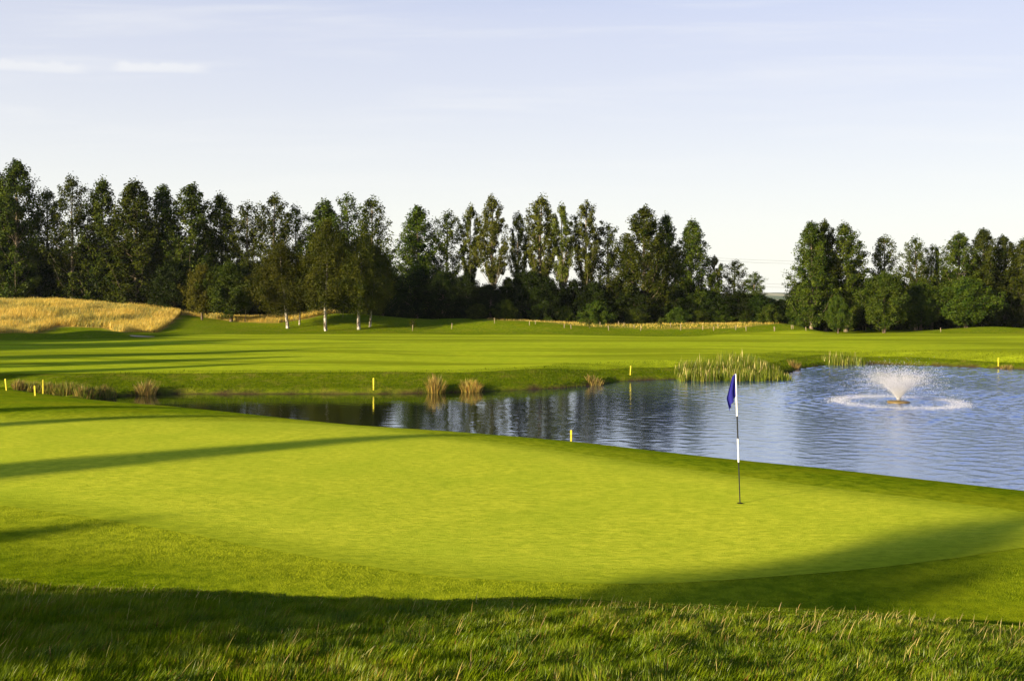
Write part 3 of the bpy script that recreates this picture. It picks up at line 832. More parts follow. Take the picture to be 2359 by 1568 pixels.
def ptree(key, vx, top, wpx, d, label, group=None, cat='tree', lean=(0, 0)):
    x = at(vx, d); zt = CAMZ + (HY - top) / F * d
    return tree(key, x, d, zt - tz(x, d), wpx / F * d, label, cat, group, lean)

G1 = 'poplars in the row behind the golden mound'; G2 = 'poplars in the middle row'; G3 = 'trees in the right-hand row'
def O(n): return {1: 'first', 2: 'second', 3: 'third', 4: 'fourth', 5: 'fifth', 6: 'sixth', 7: 'seventh', 8: 'eighth', 9: 'ninth', 10: 'tenth', 11: 'eleventh', 12: 'twelfth'}[n]
L1 = [('poplar', 38, 374, 100, 136, 'tallest poplar of all, at the left edge behind the golden mound'),
      ('poplar', -12, 398, 85, 139, 'poplar cut off by the left edge of the picture'),
      ('open', 108, 440, 72, 140, 'dark shorter poplar with see-through crown, between the tallest one and its leafy neighbour'),
      ('open', 168, 407, 84, 137, 'tall poplar with a narrow airy top, third top from the left'),
      ('poplar', 236, 418, 88, 138, 'pointed full poplar, fourth top from the left behind the mound'),
      ('poplar', 312, 422, 104, 136, 'broad blunt-topped dark poplar, fifth top from the left'),
      ('poplar', 376, 430, 80, 139, 'poplar just right of the broad blunt-topped one'),
      ('poplar', 440, 429, 86, 137, 'poplar above the right end of the golden mound, seventh top'),
      ('poplar', 507, 452, 84, 139, 'poplar behind the yellowing hawthorn, eighth top from the left'),
      ('open', 570, 469, 80, 138, 'thin poplar between the yellowing tree and the first birch'),
      ('open', 632, 450, 86, 137, 'airy poplar rising behind the leftmost birch'),
      ('open', 683, 475, 72, 139, 'small-topped poplar between first and second birch'),
      ('poplar', 747, 466, 92, 139, 'poplar directly behind the second birch'),
      ('open', 799, 449, 72, 138, 'sharp-topped poplar left of the last poplar of the left row'),
      ('open', 858, 457, 80, 137, 'last poplar of the left row, beside the gap with the cables')]
for k, vx, top, w, d, lb in L1: ptree(k, vx, top, w, d, lb, G1)
L2 = [('poplar', 962, 478, 104, 133, 'broad leafy poplar just right of the gap with the cables'),
      ('open', 1028, 487, 82, 134, 'airy poplar, second of the middle row'),
      ('slim', 1082, 475, 58, 135, 'thin dark poplar left of the flared tall one'),
      ('slim', 1133, 452, 78, 130, 'tallest poplar of the middle row, with side limbs flaring halfway up'),
      ('slim', 1196, 490, 54, 132, 'sparse slender poplar with pale limbs, leaning on its taller neighbour'),
      ('slim', 1246, 455, 82, 131, 'full slender poplar, second tallest of the middle row'),
      ('slim', 1293, 473, 62, 130, 'slender poplar on a bare pale trunk, between two taller ones'),
      ('slim', 1350, 466, 78, 131, 'slender poplar with blunt top right of the bare-trunked one'),
      ('open', 1400, 518, 78, 132, 'shorter see-through poplar right of the slender ones'),
      ('poplar', 1482, 480, 104, 129, 'big dense poplar with a knobbly top in the middle row'),
      ('open', 1446, 548, 50, 131, 'low poplar leaning against the left of the big dense one'),
      ('poplar', 1535, 498, 74, 131, 'poplar touching the right side of the big dense one'),
      ('poplar', 1594, 510, 84, 130, 'last full poplar of the middle row, above the low hedge'),
      ('slim', 1646, 590, 42, 131, 'small sparse tree with pale stem beside the last full poplar'),
      ('open', 1690, 600, 66, 132, 'small leafy poplar left of the hill view'),
      ('open', 1737, 628, 56, 131, 'shortest poplar, next to the hill view')]
for k, vx, top, w, d, lb in L2: ptree(k, vx, top, w, d, lb, G2)
L3 = [('poplar', 1868, 514, 90, 124, 'tall tree at the left end of the right row, beside the hill view'),
      ('poplar', 1900, 512, 70, 126, 'twin top merged with the left-end tree of the right row'),
      ('poplar', 1947, 518, 96, 125, 'wide rounded poplar, third of the right row'),
      ('open', 2038, 545, 74, 128, 'narrow airy poplar standing behind the low round tree'),
      ('open', 2110, 548, 76, 127, 'poplar with forked limbs right of the low round tree'),
      ('open', 2146, 566, 56, 129, 'small top tucked behind the forked poplar'),
      ('poplar', 2205, 540, 88, 126, 'broad poplar right of the thin spire'),
      ('poplar', 2264, 530, 84, 126, 'tallest tree at the right end of the row'),
      ('poplar', 2312, 546, 74, 127, 'tree between the right-end tallest one and the picture edge'),
      ('poplar', 2356, 554, 80, 126, 'tree cut off by the right edge of the picture'),
      ('poplar', 2410, 540, 90, 127, 'tree just beyond the right edge of the picture')]
for k, vx, top, w, d, lb in L3: ptree(k, vx, top, w, d, lb, G3)
ptree('spire', 2157, 572, 22, 130, 'thin dark conifer spire in the right row', G3)
ptree('round', 2036, 628, 106, 119, 'low round tree in front of the right row on a short pale trunk')
ptree('round', 2225, 640, 110, 121, 'spreading tree with thick pale trunk at the right')
ptree('round', 2120, 650, 90, 123, 'dark rounded tree behind the spreading one and the round one')
ptree('round', 1930, 682, 46, 119, 'small bright tree under the wide rounded poplar')
# birches and small trees in front
GB = 'birches on the small mound'
def stand(key, bx_, by_, cxp, top, w, label, group=None):
    x, y, z = hit(bx_, by_)
    zt = CAMZ + (HY - top) / F * y
    lean = math.atan2((cxp - bx_) / F * y, (zt - z) * 0.6)
    return tree(key, x, y, zt - z, w / F * y, label, 'tree', group, (0, lean))
stand('birch', 662, 756, 650, 562, 108, 'leftmost white-trunked birch, lower and rounder', GB)
stand('birch', 690, 748, 690, 590, 60, 'small birch with thin brown trunk right of the leftmost birch', GB)
stand('birch', 750, 762, 752, 508, 112, 'tallest birch, its white trunk leaning right', GB)
stand('birch', 825, 759, 832, 538, 112, 'right-hand birch with thick white trunk', GB)
stand('birch', 851, 753, 862, 565, 84, 'thin-trunked birch close behind the right-hand one', GB)
ptree('yellow', 465, 612, 62, 119, 'small yellowing tree right of the golden mound')
stand('round', 533, 741, 528, 604, 112, 'olive round tree on a slanted thin trunk')
ptree('dark', 402, 604, 96, 127, 'dark round tree above the corner of the golden mound')
ptree('dark', 880, 590, 80, 126, 'dark bushy tree filling the space right of the birches')
GU = 'dark undergrowth trees'
und = [(30, 560, 150, 141), (120, 575, 130, 142), (210, 560, 140, 141), (300, 555, 140, 140), (370, 570, 110, 141), (460, 585, 110, 139), (560, 600, 120, 138), (640, 610, 100, 137),
       (720, 600, 120, 137), (800, 610, 110, 137), (910, 640, 70, 132), (960, 610, 110, 131), (1020, 625, 90, 130), (1075, 630, 80, 130), (1130, 655, 80, 128), (1170, 640, 60, 131), (1215, 625, 100, 129), (1260, 640, 80, 128),
       (1320, 645, 80, 130), (1370, 650, 90, 129), (1425, 645, 70, 130), (1460, 660, 80, 128), (1520, 650, 90, 130), (1580, 655, 90, 130), (1640, 670, 80, 129), (1700, 672, 70, 129), (1750, 680, 60, 128), (1800, 690, 60, 130),
       (1845, 650, 70, 128), (1900, 640, 90, 130), (1970, 630, 90, 130), (2050, 640, 90, 132), (2120, 640, 90, 131), (2190, 630, 100, 131), (2260, 620, 100, 131), (2330, 620, 100, 131), (2390, 620, 90, 131)]
place = ['behind the golden mound'] * 8 + ['behind the birches'] * 2 + ['in the middle row'] * 18 + ['in the right row'] * 9
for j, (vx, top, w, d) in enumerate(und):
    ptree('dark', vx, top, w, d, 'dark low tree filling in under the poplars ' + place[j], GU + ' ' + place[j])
# second screen of trees deeper in the wood
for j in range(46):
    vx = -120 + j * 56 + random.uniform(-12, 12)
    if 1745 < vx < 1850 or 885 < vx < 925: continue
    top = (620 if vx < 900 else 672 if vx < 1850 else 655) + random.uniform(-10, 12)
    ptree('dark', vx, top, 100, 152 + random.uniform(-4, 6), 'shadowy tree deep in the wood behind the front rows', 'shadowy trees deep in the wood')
GH = 'bushes along the foot of the trees'
bush = [(1100, 700, 60, 124, 'round bush left of the flared poplar'), (1165, 690, 50, 124, 'bright bush at the foot of the sparse poplar'), (1240, 700, 60, 127, 'low bush under the full slender poplar'),
        (1375, 695, 70, 124, 'green bush right of the bare-trunked poplar'), (1465, 712, 60, 126, 'low bush at the foot of the big dense poplar'), (1560, 708, 50, 126, 'low bush between the last two full poplars'), (1610, 715, 60, 127, 'low bush left of the small sparse tree'),
        (1660, 712, 54, 128, 'low bush under the small leafy poplar'), (1712, 715, 50, 128, 'low bush left of the bright one by the hill view'), (1772, 702, 48, 125, 'bright yellow-green bush just below the hill view'), (1806, 712, 50, 128, 'dark bush right of the bright one below the hill view'),
        (1838, 700, 50, 125, 'bush at the left foot of the right row'), (360, 690, 60, 129, 'bush behind the shoulder of the golden mound'), (905, 690, 60, 130, 'bush right of the birches'), (1300, 705, 60, 128, 'bush behind the bare-trunked poplar')]
for vx, top, w, d, lb in bush: ptree('bush', vx, top, w, d, lb, GH, 'bush')
# far tree clumps in the valley
for j, (vx, top, d) in enumerate([(1752, 683, 420), (1775, 688, 330), (1796, 693, 300), (1822, 690, 360), (1845, 686, 400), (1730, 684, 380), (910, 690, 380), (890, 688, 420), (930, 688, 400)]):
    x = at(vx, d); zt = CAMZ + (HY - top) / F * d
    tree('dark', x, d, max(5, zt - tz(x, d)), 9, 'far round tree in the valley seen through a gap', 'tree', 'far trees in the valley')

# trees outside the left edge and behind the viewer: their shadows lie over the grass
GS = 'trees outside the picture whose long shadows cross the grass'
TANE = math.tan(R(SUN_EL))
def caster(key, tipx, tipy, h, w, label, zt=None):
    zt = tz(tipx, tipy) if zt is None else zt
    base = None; zb = zt
    for _ in range(3):
        Ls = (zb + h - zt) / TANE
        base = (tipx + SUNDIR[0] * Ls, tipy + SUNDIR[1] * Ls); zb = tz(*base)
    tree(key, base[0], base[1], h, w, label, 'tree', GS)
CAST = [('poplar', -1.6, 25.6, 13, 3.0, 'poplar off to the left, its long shadow crossing the middle of the green'),
        ('poplar', 7.4, 14.7, 11, 3.9, 'tree behind the viewer shading the fringe at lower right'),
        ('slim', -0.4, 8.2, 9, 3.6, 'loose round tree behind the viewer shading the lower left rough'),
        ('slim', -1.2, 6.0, 9, 2.2, 'thin tree behind the viewer dappling the bottom left corner'),
        ('slim', -2.6, 8.4, 8, 3.0, 'lower poplar beside it, also shading the left rough'),
        ('poplar', -6.3, 14.6, 9, 2.2, 'tree left of the viewer with a small shadow tip on the left fringe'),
        ('poplar', -9.5, 34.0, 12, 2.4, 'slim tree off to the left shading the top left of the fringe'),
        ('poplar', -7.5, 31.0, 12, 1.8, 'slim tree next to it with a thinner shadow on the fringe'),
        ('poplar', -14.5, 66.5, 15, 3.4, 'poplar off left, longer thin shadow on the fairway'),
        ('poplar', -15.5, 60.0, 15, 3.0, 'poplar off left, shadow ending near the rush tuft'),
        ('dark', -16.0, 75.0, 16, 6.5, 'poplar off left, thick shadow across the fairway'),
        ('dark', -25.0, 88.5, 16, 8.5, 'wide poplar off left, shadow on the hollow below the bunker'),
        ('dark', -34.0, 97.0, 16, 9.5, 'wide poplar off left, shadow touching the bunker'),
        ('dark', -34.0, 101.5, 16, 8, 'broad tree off left, shadow on the hummocks left of the bunker'),
        ('dark', -37.0, 104.0, 16, 8, 'broad tree off left, shadow along the foot of the hay'),
        ('dark', -58.0, 101.0, 16, 9.5, 'wide poplar off left, shadow on the far left hay foot'),
        ('dark', -31.0, 81.5, 16, 6.0, 'poplar off left, shadow at the upper left of the fairway'),
        ('dark', -26.0, 93.5, 16, 8.0, 'poplar off left, shadow below the golden mound'),
        ('dark', -38.0, 100.0, 16, 9.0, 'poplar off left, shadow on the foot of the golden mound'),
        ('poplar', -47.0, 103.0, 16, 9.0, 'poplar off left, shadow on the left flank of the golden mound')]
for k, tx, ty, h, w, lb in CAST: caster(k, tx, ty, h, w, lb)

# ------------------------------------------------------------------ tufts and reeds
def tuft(name, cx, cy, z, rx, ry, n, hmin, hmax, cols, label, cat, group=None, spread=0.35, w=0.02, zfun=None, segs=3):
    a = RNG.uniform(0, 2 * math.pi, n); r = np.sqrt(RNG.random(n))
    ex = r * np.cos(a); ey = r * np.sin(a)
    X = ex * rx; Y = ey * ry
    ln = RNG.uniform(hmin, hmax, n) * (1 - 0.3 * r)
    lean = np.clip(spread * r + RNG.normal(0.08, 0.08, n), 0, .85)
    az = np.where(RNG.random(n) < .75, np.arctan2(ey, ex), RNG.uniform(-.5, 1, n))
    cols = np.array(cols); c = cols[RNG.integers(0, len(cols), n)] * RNG.uniform(.7, 1.2, (n, 1))
    zz = np.maximum(terrain(X + cx, Y + cy), WATER - .05) - z
    o = blade_obj(name, [blades(np.stack([X, Y, zz - .03], -1), ln, RNG.uniform(.6, 1.4, n) * w, lean, az, c, segs, .8)], M_REED, None, (cx, cy, z))
    return tag(o, label, cat, group)
BR = [(0.28, 0.20, 0.05), (0.38, 0.28, 0.07), (0.16, 0.09, 0.03), (0.16, 0.17, 0.03)]
OR = [(0.40, 0.27, 0.05), (0.46, 0.34, 0.07), (0.32, 0.18, 0.04), (0.22, 0.20, 0.03)]
GN = [(0.10, 0.15, 0.008), (0.17, 0.21, 0.012), (0.07, 0.11, 0.006), (0.24, 0.24, 0.03)]
def ptuft(vx, vy, wpx, hpx, n, cols, label, group=None, cat='grass tuft', d=None, **kw):
    x, y, z = hit(vx, vy, 40.8) if d is None else (at(vx, d), d, tz(at(vx, d), d))
    z = max(z, WATER)
    h = hpx / F * y
    return tuft('grass_tuft' if cat == 'grass tuft' else 'reed_bed', x, y, z, wpx / F * y / 2, kw.pop('ry', wpx / F * y / 2.4), n, h * .55, h * 1.1, cols, label, cat, group, **kw)
GT = 'dry grass tufts on the waterline'
ptuft(1003, 903, 42, 42, 420, OR + BR, 'tall orange-brown grass tuft on the far bank, left of its lower twin', GT)
ptuft(1085, 903, 48, 34, 460, OR, 'lower orange grass tuft on the far bank with a domed top', GT)
ptuft(337, 910, 44, 42, 480, BR, 'brown rush tuft at the narrow left end of the water', GT)
ptuft(45, 899, 28, 34, 300, BR, 'dark brown tuft between the yellow stakes at the left edge', GT)
ptuft(1830, 851, 24, 26, 260, BR, 'brown tuft in the corner between the two reed beds', GT)
ptuft(1370, 886, 40, 24, 200, BR, 'short brown tuft where the far bank bends', GT)
ptuft(2318, 852, 26, 16, 160, BR, 'low dark tuft right of the far right stake', GT)
GM = 'rushes in the ditch at the left'
for j, (vx, d, w, h, lb) in enumerate([(112, 905, 44, 30, 'green rushes right of the second yellow stake'), (150, 907, 54, 34, 'tallest pale rushes in the middle of the left ditch'), (195, 909, 54, 30, 'thin yellow rushes near the muddy patch'),
                                     (245, 913, 44, 26, 'green rushes where the left ditch meets the water'), (75, 900, 34, 26, 'low rushes just behind the brown tuft')]):
    ptuft(vx, d, w, h, 520, GN + BR, lb, GM, 'rushes', spread=.2)
# reed beds standing in the water
def reed_bed(x0, x1, d, ry, hpx, n, label, z=WATER, deep=0):
    xa, xb = at(x0, d), at(x1, d); cx = (xa + xb) / 2
    h = hpx / F * d
    X = RNG.uniform(-1, 1, n) * (xb - xa) / 2; Y = RNG.uniform(-1, 1, n) * ry
    Y = Y + 0.5 * (vnoise(X * 1.5, X * 0 + 2, 3) - .5)
    Y = np.where((RNG.random(n) < .5) & (deep > 0), Y + RNG.random(n) * deep * np.clip(X / (xb - xa) + .5, 0, 1), Y)
    lnn = RNG.uniform(.55, 1.0, n) * h * (0.7 + .5 * vnoise(X * 2.2, X * 0, 7)) * np.where(np.abs(X) > (xb - xa) * .44, .7, 1)
    c = np.array(GN)[RNG.integers(0, 4, n)] * RNG.uniform(.7, 1.2, (n, 1))
    pale = RNG.random(n) < .05
    c = np.where(pale[:, None], np.array([0.62, 0.50, 0.18]), c); lnn = np.where(pale, lnn * 1.1, lnn)
    zz = np.maximum(terrain(X + cx, Y + d), z - 0.1) - z
    o = blade_obj('reed_bed', [blades(np.stack([X, Y, zz], -1), lnn, np.where(pale, .03, .024) * RNG.uniform(.7, 1.3, n), np.clip(RNG.normal(.1, .1, n), 0, .5), RNG.normal(.3, 1.2, n), c, 3, .6)], M_REED, None, (cx, d, z))
    tag(o, label, 'reeds')
reed_bed(1556, 1815, 59.6, 1.5, 30, 5200, 'long reed bed standing in the water behind the flag', deep=6.5)
reed_bed(1898, 1990, 72.6, 1.0, 24, 520, 'short reed bed by the far shore, left of the fountain')

# ------------------------------------------------------------------ yellow stakes
M_YEL = simple('yellow_paint', (0.55, 0.46, 0.03), 0.7, 0.15, 0.35)
M_WD = simple('weathered_wood', (0.30, 0.24, 0.14), 0.85, 0.1, 0.3)
def stake(vx, vtop, d, w, label, lean=0.0, vb=None):
    if vb: x, d, zb = hit(vx, vb, d)
    else: x = at(vx, d); zb = tz(x, d)
    zt = CAMZ + (HY - vtop) / F * d; h = max(.3, zt - zb)
    mb = MB(); a = w * .29; c = a * .55
    prof = [(-0.3, a * .8), (h - a * 1.1, a), (h - a * .3, a * .9), (h, c)]
    vs = []; fs = []
    for z, r in prof: vs += [(-r, -r * .7, z), (r, -r * .7, z), (r, r * .7, z), (-r, r * .7, z)]
    for i in range(3):
        for k in range(4): fs.append((i * 4 + k, i * 4 + (k + 1) % 4, i * 4 + 4 + (k + 1) % 4, i * 4 + 4 + k))
    fs.append((3, 2, 1, 0)); fs.append((12, 13, 14, 15)); mb.add(vs, fs)
    o = obj('marker_stake', mb.mesh('marker_stake', [M_YEL]), None, (x, d, zb))
    o.rotation_euler = (0, lean, random.uniform(-.3, .3))
    tag(o, label, 'stake', 'yellow water hazard stakes')
stake(15, 872, 25, .09, 'yellow stake leaning left at the very left edge', -.12, 899)
stake(81, 888, 25, .10, 'yellow stake in front of the rushes, lower of the left three', -.06, 911)
stake(99, 874, 48.2, .09, 'yellow stake behind the rushes at left', 0)
stake(860, 870, 45.0, .12, 'upright yellow stake on the far bank above its reflection', 0, 897)
stake(1451, 842, 50, .11, 'yellow stake on the far bank left of the long reed bed', .06, 864)
stake(1315, 990, 26.4, .085, 'nearest yellow stake, rising behind the edge of the green')
stake(2299, 824, 60, .13, 'yellow stake on the far bank at the right, beyond the fountain', 0, 846)

# pale posts with saplings
posts = []
s3 = lambda zx, zy: ((1900 + .4493 * zx) / 1.6284, (680 + .4493 * zy) / 1.6284)
for zx, t, b in [(190, 1180, 1202), (240, 1168, 1192), (480, 1196, 1222), (537, 1195, 1232), (778, 1180, 1205), (850, 1203, 1246), (935, 1170, 1200), (980, 1188, 1209), (1063, 1195, 1226), (1118, 1198, 1246), (1368, 1183, 1216),
                 (1452, 1185, 1244), (1637, 1204, 1241), (1727, 1213, 1246), (1763, 1193, 1221), (1912, 1203, 1241), (1998, 1208, 1249), (2233, 1213, 1251), (133, 1128, 1160), (275, 1108, 1152), (645, 1090, 1172)]:
    posts.append((*s3(zx, t), s3(zx, b)[1]))
s4 = lambda zx, zy: ((2880 + .4465 * zx) / 1.6284, (800 + .4465 * zy) / 1.6284)
for zx, t, b in [(55, 952, 990), (197, 945, 971), (211, 945, 971), (318, 955, 986), (565, 958, 986), (797, 950, 981), (935, 940, 988), (502, 890, 970), (820, 905, 983), (1450, 975, 995)]:
    posts.append((*s4(zx, t), s4(zx, b)[1]))
s2 = lambda zx, zy: ((960 + .4465 * zx) / 1.6284, (680 + .4465 * zy) / 1.6284)
for zx, t, b in [(1313, 1205, 1257), (1643, 1190, 1242), (1530, 1085, 1132), (1180, 1050, 1110), (730, 1090, 1142), (2003, 1145, 1192)]:
    posts.append((*s2(zx, t), s2(zx, b)[1]))
posts.append((565, 705, 741))
sap = None
where = {}
for j, (vx, t, b) in enumerate(posts):
    x, y, z = hit(vx, b, 60)
    y = min(y, 129); x = at(vx, y); z = tz(x, y)
    h = max(.45, (b - t) / F * y)
    mb = MB(); mb.tube([(0, 0, -.2), (0.01, 0, h * .6), (0, 0.01, h - .02), (0, 0, h)], [.042, .042, .038, .025], 7)
    reg = 'on the birch mound' if vx < 1150 else 'in the dry grass strip of the middle' if vx < 1800 else 'at the foot of the right-hand row'
    o = obj('tree_guard', mb.mesh('tree_guard', [M_WD], True), None, (x, y, z))
    o.rotation_euler = (random.uniform(-.05, .05), random.uniform(-.08, .08), 0)
    tall = ' tall' if h > 1.2 else ' short'
    tag(o, 'pale' + tall + ' sapling guard post ' + reg, 'post', 'pale sapling guard posts ' + reg)
# saplings
for vx, b, top, lb in [(s3(692, 0)[0], s3(0, 1226)[1], s3(0, 1165)[1], 'thin dark sapling in the middle of the dry strip'), (s3(1280, 0)[0], s3(0, 1222)[1], s3(0, 1150)[1], 'leafy sapling under the big dense poplar'),
                       (s2(1316, 0)[0], 760, 738, 'young sapling right of the birches on the shaded mound'), (s4(552, 0)[0], 756, 732, 'reddish sapling at the foot of the right row'), (s4(790, 0)[0], 757, 735, 'reddish sapling left of the low round tree')]:
    x, y, z = hit(vx, b, 60); h = (b - top) / F * y
    root = empty('sapling', (x, y, z)); tag(root, lb, 'sapling')
    tm, cm, h0, w0 = VAR['bush'][0]
    mb = MB(); mb.tube([(0, 0, -.1), (0.02, 0, h * .5), (0, 0, h)], [.03, .02, .008], 5)
    obj('stem', mb.mesh('stem', [MB_DRK]), root)
    n = 160; P = RNG.normal(0, 1, (n, 3)) * np.array([.17, .17, .25]) + np.array([0, 0, h * .7])
    t1 = RNG.normal(0, .06, (n, 3)); t2 = RNG.normal(0, .06, (n, 3))
    obj('crown', mesh_np('crown', np.stack([P, P + t1, P + t1 + t2, P + t2], 1).reshape(-1, 3), [np.arange(n * 4).reshape(-1, 4)], [ML_BIR]), root)

# ------------------------------------------------------------------ flagstick
def build_flag():
    bx, by, bz = hit(1704, 1160, 10.5)
    root = empty('flagstick', (bx, by, bz)); root.rotation_euler = (0, R(-1.9), 0)
    tag(root, 'black and white striped golf flagstick with limp blue flag on the green', 'flagstick')
    Ht = (1160 - 861) / F * by
    wh = simple('white_paint', (0.85, 0.83, 0.78), 0.35, 0.5, 0.03); bk = simple('black_paint', (0.012, 0.012, 0.014), 0.35, 0.5, 0.1)
    mb = MB(); r = .0125
    def zz(v): return (1160 - v) / F * by
    secs = [(1160, 1064, 1, .010), (1064, 1010, 0, .0135), (1010, 958, 1, .012), (958, 861, 0, .0135)]
    for a, b, mi, rr in secs:
        z0, z1 = zz(a), zz(b)
        if a == 1160: z0 = -.1
        mb.tube([(0, 0, z0), (0, 0, z1)], [rr, rr], 12, mi)
    mb.tube([(0, 0, Ht), (0, 0, Ht + .012)], [.015, .010], 12, 1)
    obj('pole', mb.mesh('pole', [wh, bk]), root)
    # hanging cloth: attached along the pole, drooping in folds
    m, nt, out = new_mat('blue_flag_cloth')
    tc = N(nt, 'ShaderNodeTexCoord').outputs['Object']
    n = noise(nt, tc, 60, 3)
    c = mix(nt, n, (0.020, 0.020, 0.17), (0.032, 0.032, 0.26))
    d = N(nt, 'ShaderNodeBsdfDiffuse'); L(nt, c, d.inputs['Color'])
    t = N(nt, 'ShaderNodeBsdfTranslucent'); L(nt, c, t.inputs['Color'])
    ms = N(nt, 'ShaderNodeMixShader'); ms.inputs[0].default_value = .12
    L(nt, d.outputs[0], ms.inputs[1]); L(nt, t.outputs[0], ms.inputs[2]); L(nt, ms.outputs[0], out.inputs['Surface'])
    nu, nv = 28, 30
    px = by / F       # one picture unit in metres at the flag
    top = Ht - .005; hl = (912 - 861) * px     # hoist length
    V = []
    for i in range(nu):
        u = i / (nu - 1)
        for j in range(nv):
            v = j / (nv - 1)
            # the fly edge has collapsed downwards beside the pole
            ang = R(16 + 58 * u) if False else 0
            xw = -(u ** .85) * (0.035 + 0.115 * min(1, v * 1.5 + .05) ) * (1 - .10 * max(0, v - .8))
            drop = u * (0.03 + 0.20 * v) + (u ** 2) * .02
            z = top - v * hl - drop
            if v > .62: xw *= 1 - .28 * (v - .62) / .38 * (u ** 1.5)
            y = 0.030 * math.sin(u * 8.5 + v * 1.1) * min(1, u * 4) * (0.4 + .6 * v) - .008
            x = xw + 0.012 * math.sin(u * 17 + v * 2) * min(1, 3 * u)
            V.append((x - .010, y, z))
    q = [(i * nv + j, i * nv + j + 1, (i + 1) * nv + j + 1, (i + 1) * nv + j) for i in range(nu - 1) for j in range(nv - 1)]
    me = bpy.data.meshes.new('flag'); me.from_pydata(V, [], q); me.materials.append(m)
    me.polygons.foreach_set('use_smooth', [True] * len(q)); me.update()
    fo = obj('flag', me, root); md = fo.modifiers.new('thick', 'SOLIDIFY'); md.thickness = .002
    mb = MB(); mb.lathe([(.054, 0.016), (.056, .0165), (.056, .012), (.0545, .012)], 24)
    mb2 = MB(); mb2.lathe([(.0535, .0135), (.0535, .0145)], 24)
    o = obj('hole', mb2.mesh('hole', [simple('hole_dark', (0.006, 0.006, 0.005), .9, .05)]), None, (bx, by, bz))
    tag(o, 'dark cup hole at the foot of the flagstick', 'golf hole')
build_flag()

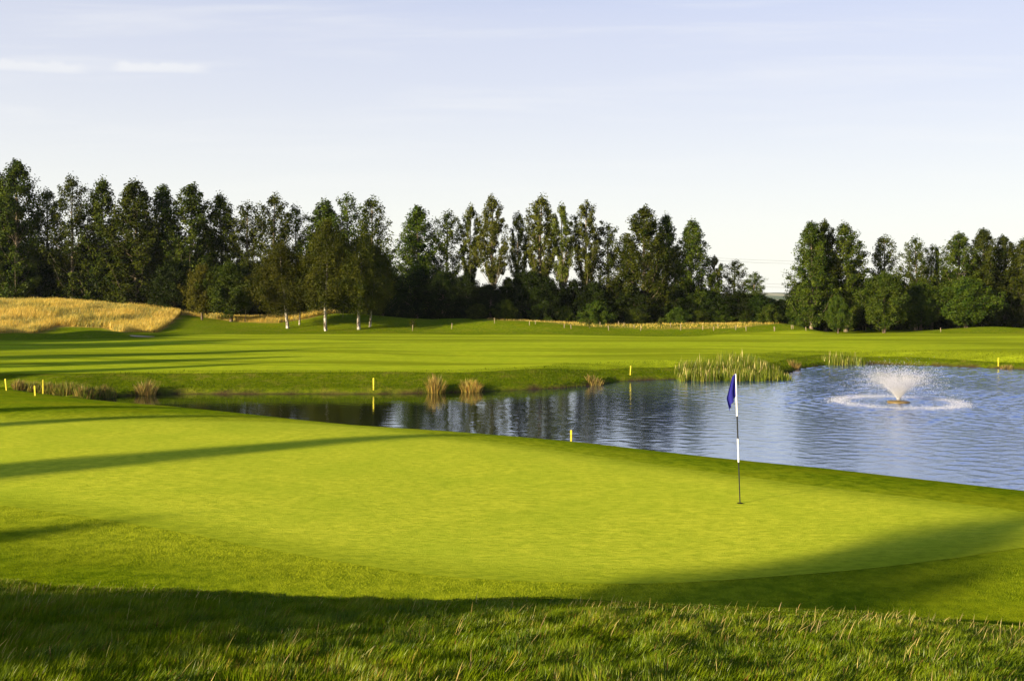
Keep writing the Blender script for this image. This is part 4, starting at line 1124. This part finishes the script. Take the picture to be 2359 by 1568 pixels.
# ------------------------------------------------------------------ fountain
def drops(P, size):
    n = len(P)
    o = np.array([[1, 1, 1], [1, -1, -1], [-1, 1, -1], [-1, -1, 1]]) * .6
    V = (P[:, None, :] + o[None] * size[:, None, None]).reshape(-1, 3)
    b = np.arange(n)[:, None, None] * 4
    f = (b + np.array([[[0, 1, 2], [0, 3, 1], [0, 2, 3], [1, 3, 2]]])).reshape(-1, 3)
    return V, f
def build_fountain():
    root = empty('fountain', (FX, FY, WATER)); tag(root, 'floating pond fountain throwing a white trumpet of spray', 'fountain')
    m, nt, out = new_mat('water_spray')
    d = N(nt, 'ShaderNodeBsdfDiffuse'); d.inputs['Color'].default_value = (.90, .90, .91, 1)
    t = N(nt, 'ShaderNodeBsdfTranslucent'); t.inputs['Color'].default_value = (.90, .90, .91, 1)
    ms = N(nt, 'ShaderNodeMixShader'); ms.inputs[0].default_value = .45
    L(nt, d.outputs[0], ms.inputs[1]); L(nt, t.outputs[0], ms.inputs[2]); L(nt, ms.outputs[0], out.inputs['Surface'])
    mf = simple('yellow_float', (0.15, 0.10, 0.02), .5, .4)
    mb = MB(); mb.lathe([(.42, -.05), (.48, -.02), (.52, .02), (.47, .06), (.35, .075), (.18, .085), (.10, .10)], 36)
    obj('float', mb.mesh('float', [mf], True), root)
    mb = MB(); mb.lathe([(.09, .12), (.09, .22), (.06, .26)], 20)
    obj('nozzle', mb.mesh('nozzle', [simple('grey_nozzle', (.25, .25, .25), .4)]), root)
    n = 62000
    az = RNG.uniform(0, 2 * math.pi, n)
    jets = 40
    az = np.where(RNG.random(n) < .55, np.round(az / (2 * math.pi) * jets) / jets * 2 * math.pi + RNG.normal(0, .022, n), az)
    lay = RNG.random(n)
    vr = np.where(lay < .45, RNG.normal(3.0, .45, n), RNG.uniform(.7, 3.5, n))
    vz = RNG.normal(4.4, .55, n) - .10 * (vr - 1.5)
    T = 2 * vz / 9.8
    tt = T * RNG.random(n) ** 1.35
    r = .04 + vr * tt * (1 - .10 * tt); z = .22 + vz * tt - 4.9 * tt ** 2
    keep = (RNG.random(n) < np.interp(tt / T, [0, .3, .5, .7, 1], [1, .8, .5, .22, .10])) & (z > 0)
    r, z, az, tt = r[keep], z[keep], az[keep], tt[keep]; n = len(r)
    j = RNG.normal(0, 1, (n, 3)) * (.02 + .09 * tt)[:, None]
    P = np.stack([r * np.cos(az), r * np.sin(az), z], -1) + j; P[:, 2] = np.maximum(P[:, 2], .01)
    V, f = drops(P, np.where(RNG.random(n) < .2, RNG.uniform(.009, .015, n), RNG.uniform(.0045, .009, n)) * np.interp(tt, [0, .5, 1], [.9, 1.15, 1]))
    obj('spray', mesh_np('spray', V, [f], [m]), root)
    n = 17000
    az = RNG.uniform(0, 2 * math.pi, n); r = RNG.normal(2.72, .26, n) + .06 * np.sin(az * 5)
    km = RNG.random(n) < .55 + .9 * vnoise(np.cos(az) * 5 + 9, np.sin(az) * 5 + 9 + r, 33) ** 1.5
    az, r = az[km], r[km]; n = len(az)
    z = RNG.exponential(.04, n)
    V, f = drops(np.stack([r * np.cos(az), r * np.sin(az), z], -1), RNG.uniform(.005, .0105, n))
    obj('splash_ring', mesh_np('splash_ring', V, [f], [m]), root)
build_fountain()

# ------------------------------------------------------------------ overhead cables
M_CAB = simple('cable_metal', (.25, .25, .26), .5)
for j, (ya, yb, d, nm) in enumerate([(543, 600, 260, 'uppermost of the four overhead cables'), (551, 606, 262, 'second overhead cable, close under the uppermost'), (565, 655, 255, 'third overhead cable, upper of the lower pair'), (577, 662, 257, 'lowest of the four overhead cables')]):
    pts = []
    for k in range(41):
        vx = 200 + 2400 * k / 40
        y0 = ya + (yb - ya) * (vx - 915) / (1720 - 915)
        s = 10 * ((vx - 1318) / 402) ** 2 - 10     # slight sag between the two sight gaps
        y0 = y0 - s * 0.35 if vx < 1318 else min(y0, yb + 3) - s * 0.0
        pts.append((at(vx, d), d, CAMZ + (HY - y0) / F * d))
    zs = [p[2] for p in pts]
    for _ in range(6): zs = [zs[0]] + [(zs[i - 1] + zs[i] + zs[i + 1]) / 3 for i in range(1, 40)] + [zs[-1]]
    pts = [(p[0], p[1], z) for p, z in zip(pts, zs)]
    mb = MB(); mb.tube(pts, [.035] * 41, 5)
    o = obj('overhead_cable', mb.mesh('overhead_cable', [M_CAB]), None, (0, 0, 0))
    tag(o, nm, 'cable', 'overhead power cables behind the trees')

# ------------------------------------------------------------------ air
def build_haze():
    x0, x1, y0, y1, z0, z1 = -4200, 4200, -3600, 4400, -48, 32
    v = [(x, y, z) for z in (z0, z1) for y in (y0, y1) for x in (x0, x1)]
    f = [(0, 2, 3, 1), (4, 5, 7, 6), (0, 1, 5, 4), (2, 6, 7, 3), (0, 4, 6, 2), (1, 3, 7, 5)]
    m, nt, out = new_mat('haze_air')
    p = N(nt, 'ShaderNodeVolumePrincipled')
    p.inputs['Color'].default_value = (0.80, 0.88, 1.0, 1); p.inputs['Density'].default_value = 0.000045
    L(nt, p.outputs[0], out.inputs['Volume'])
    me = bpy.data.meshes.new('haze'); me.from_pydata(v, [], f); me.materials.append(m); me.update()
    tag(obj('haze', me), 'thin pale air over the whole scene', kind='stuff')
build_haze()
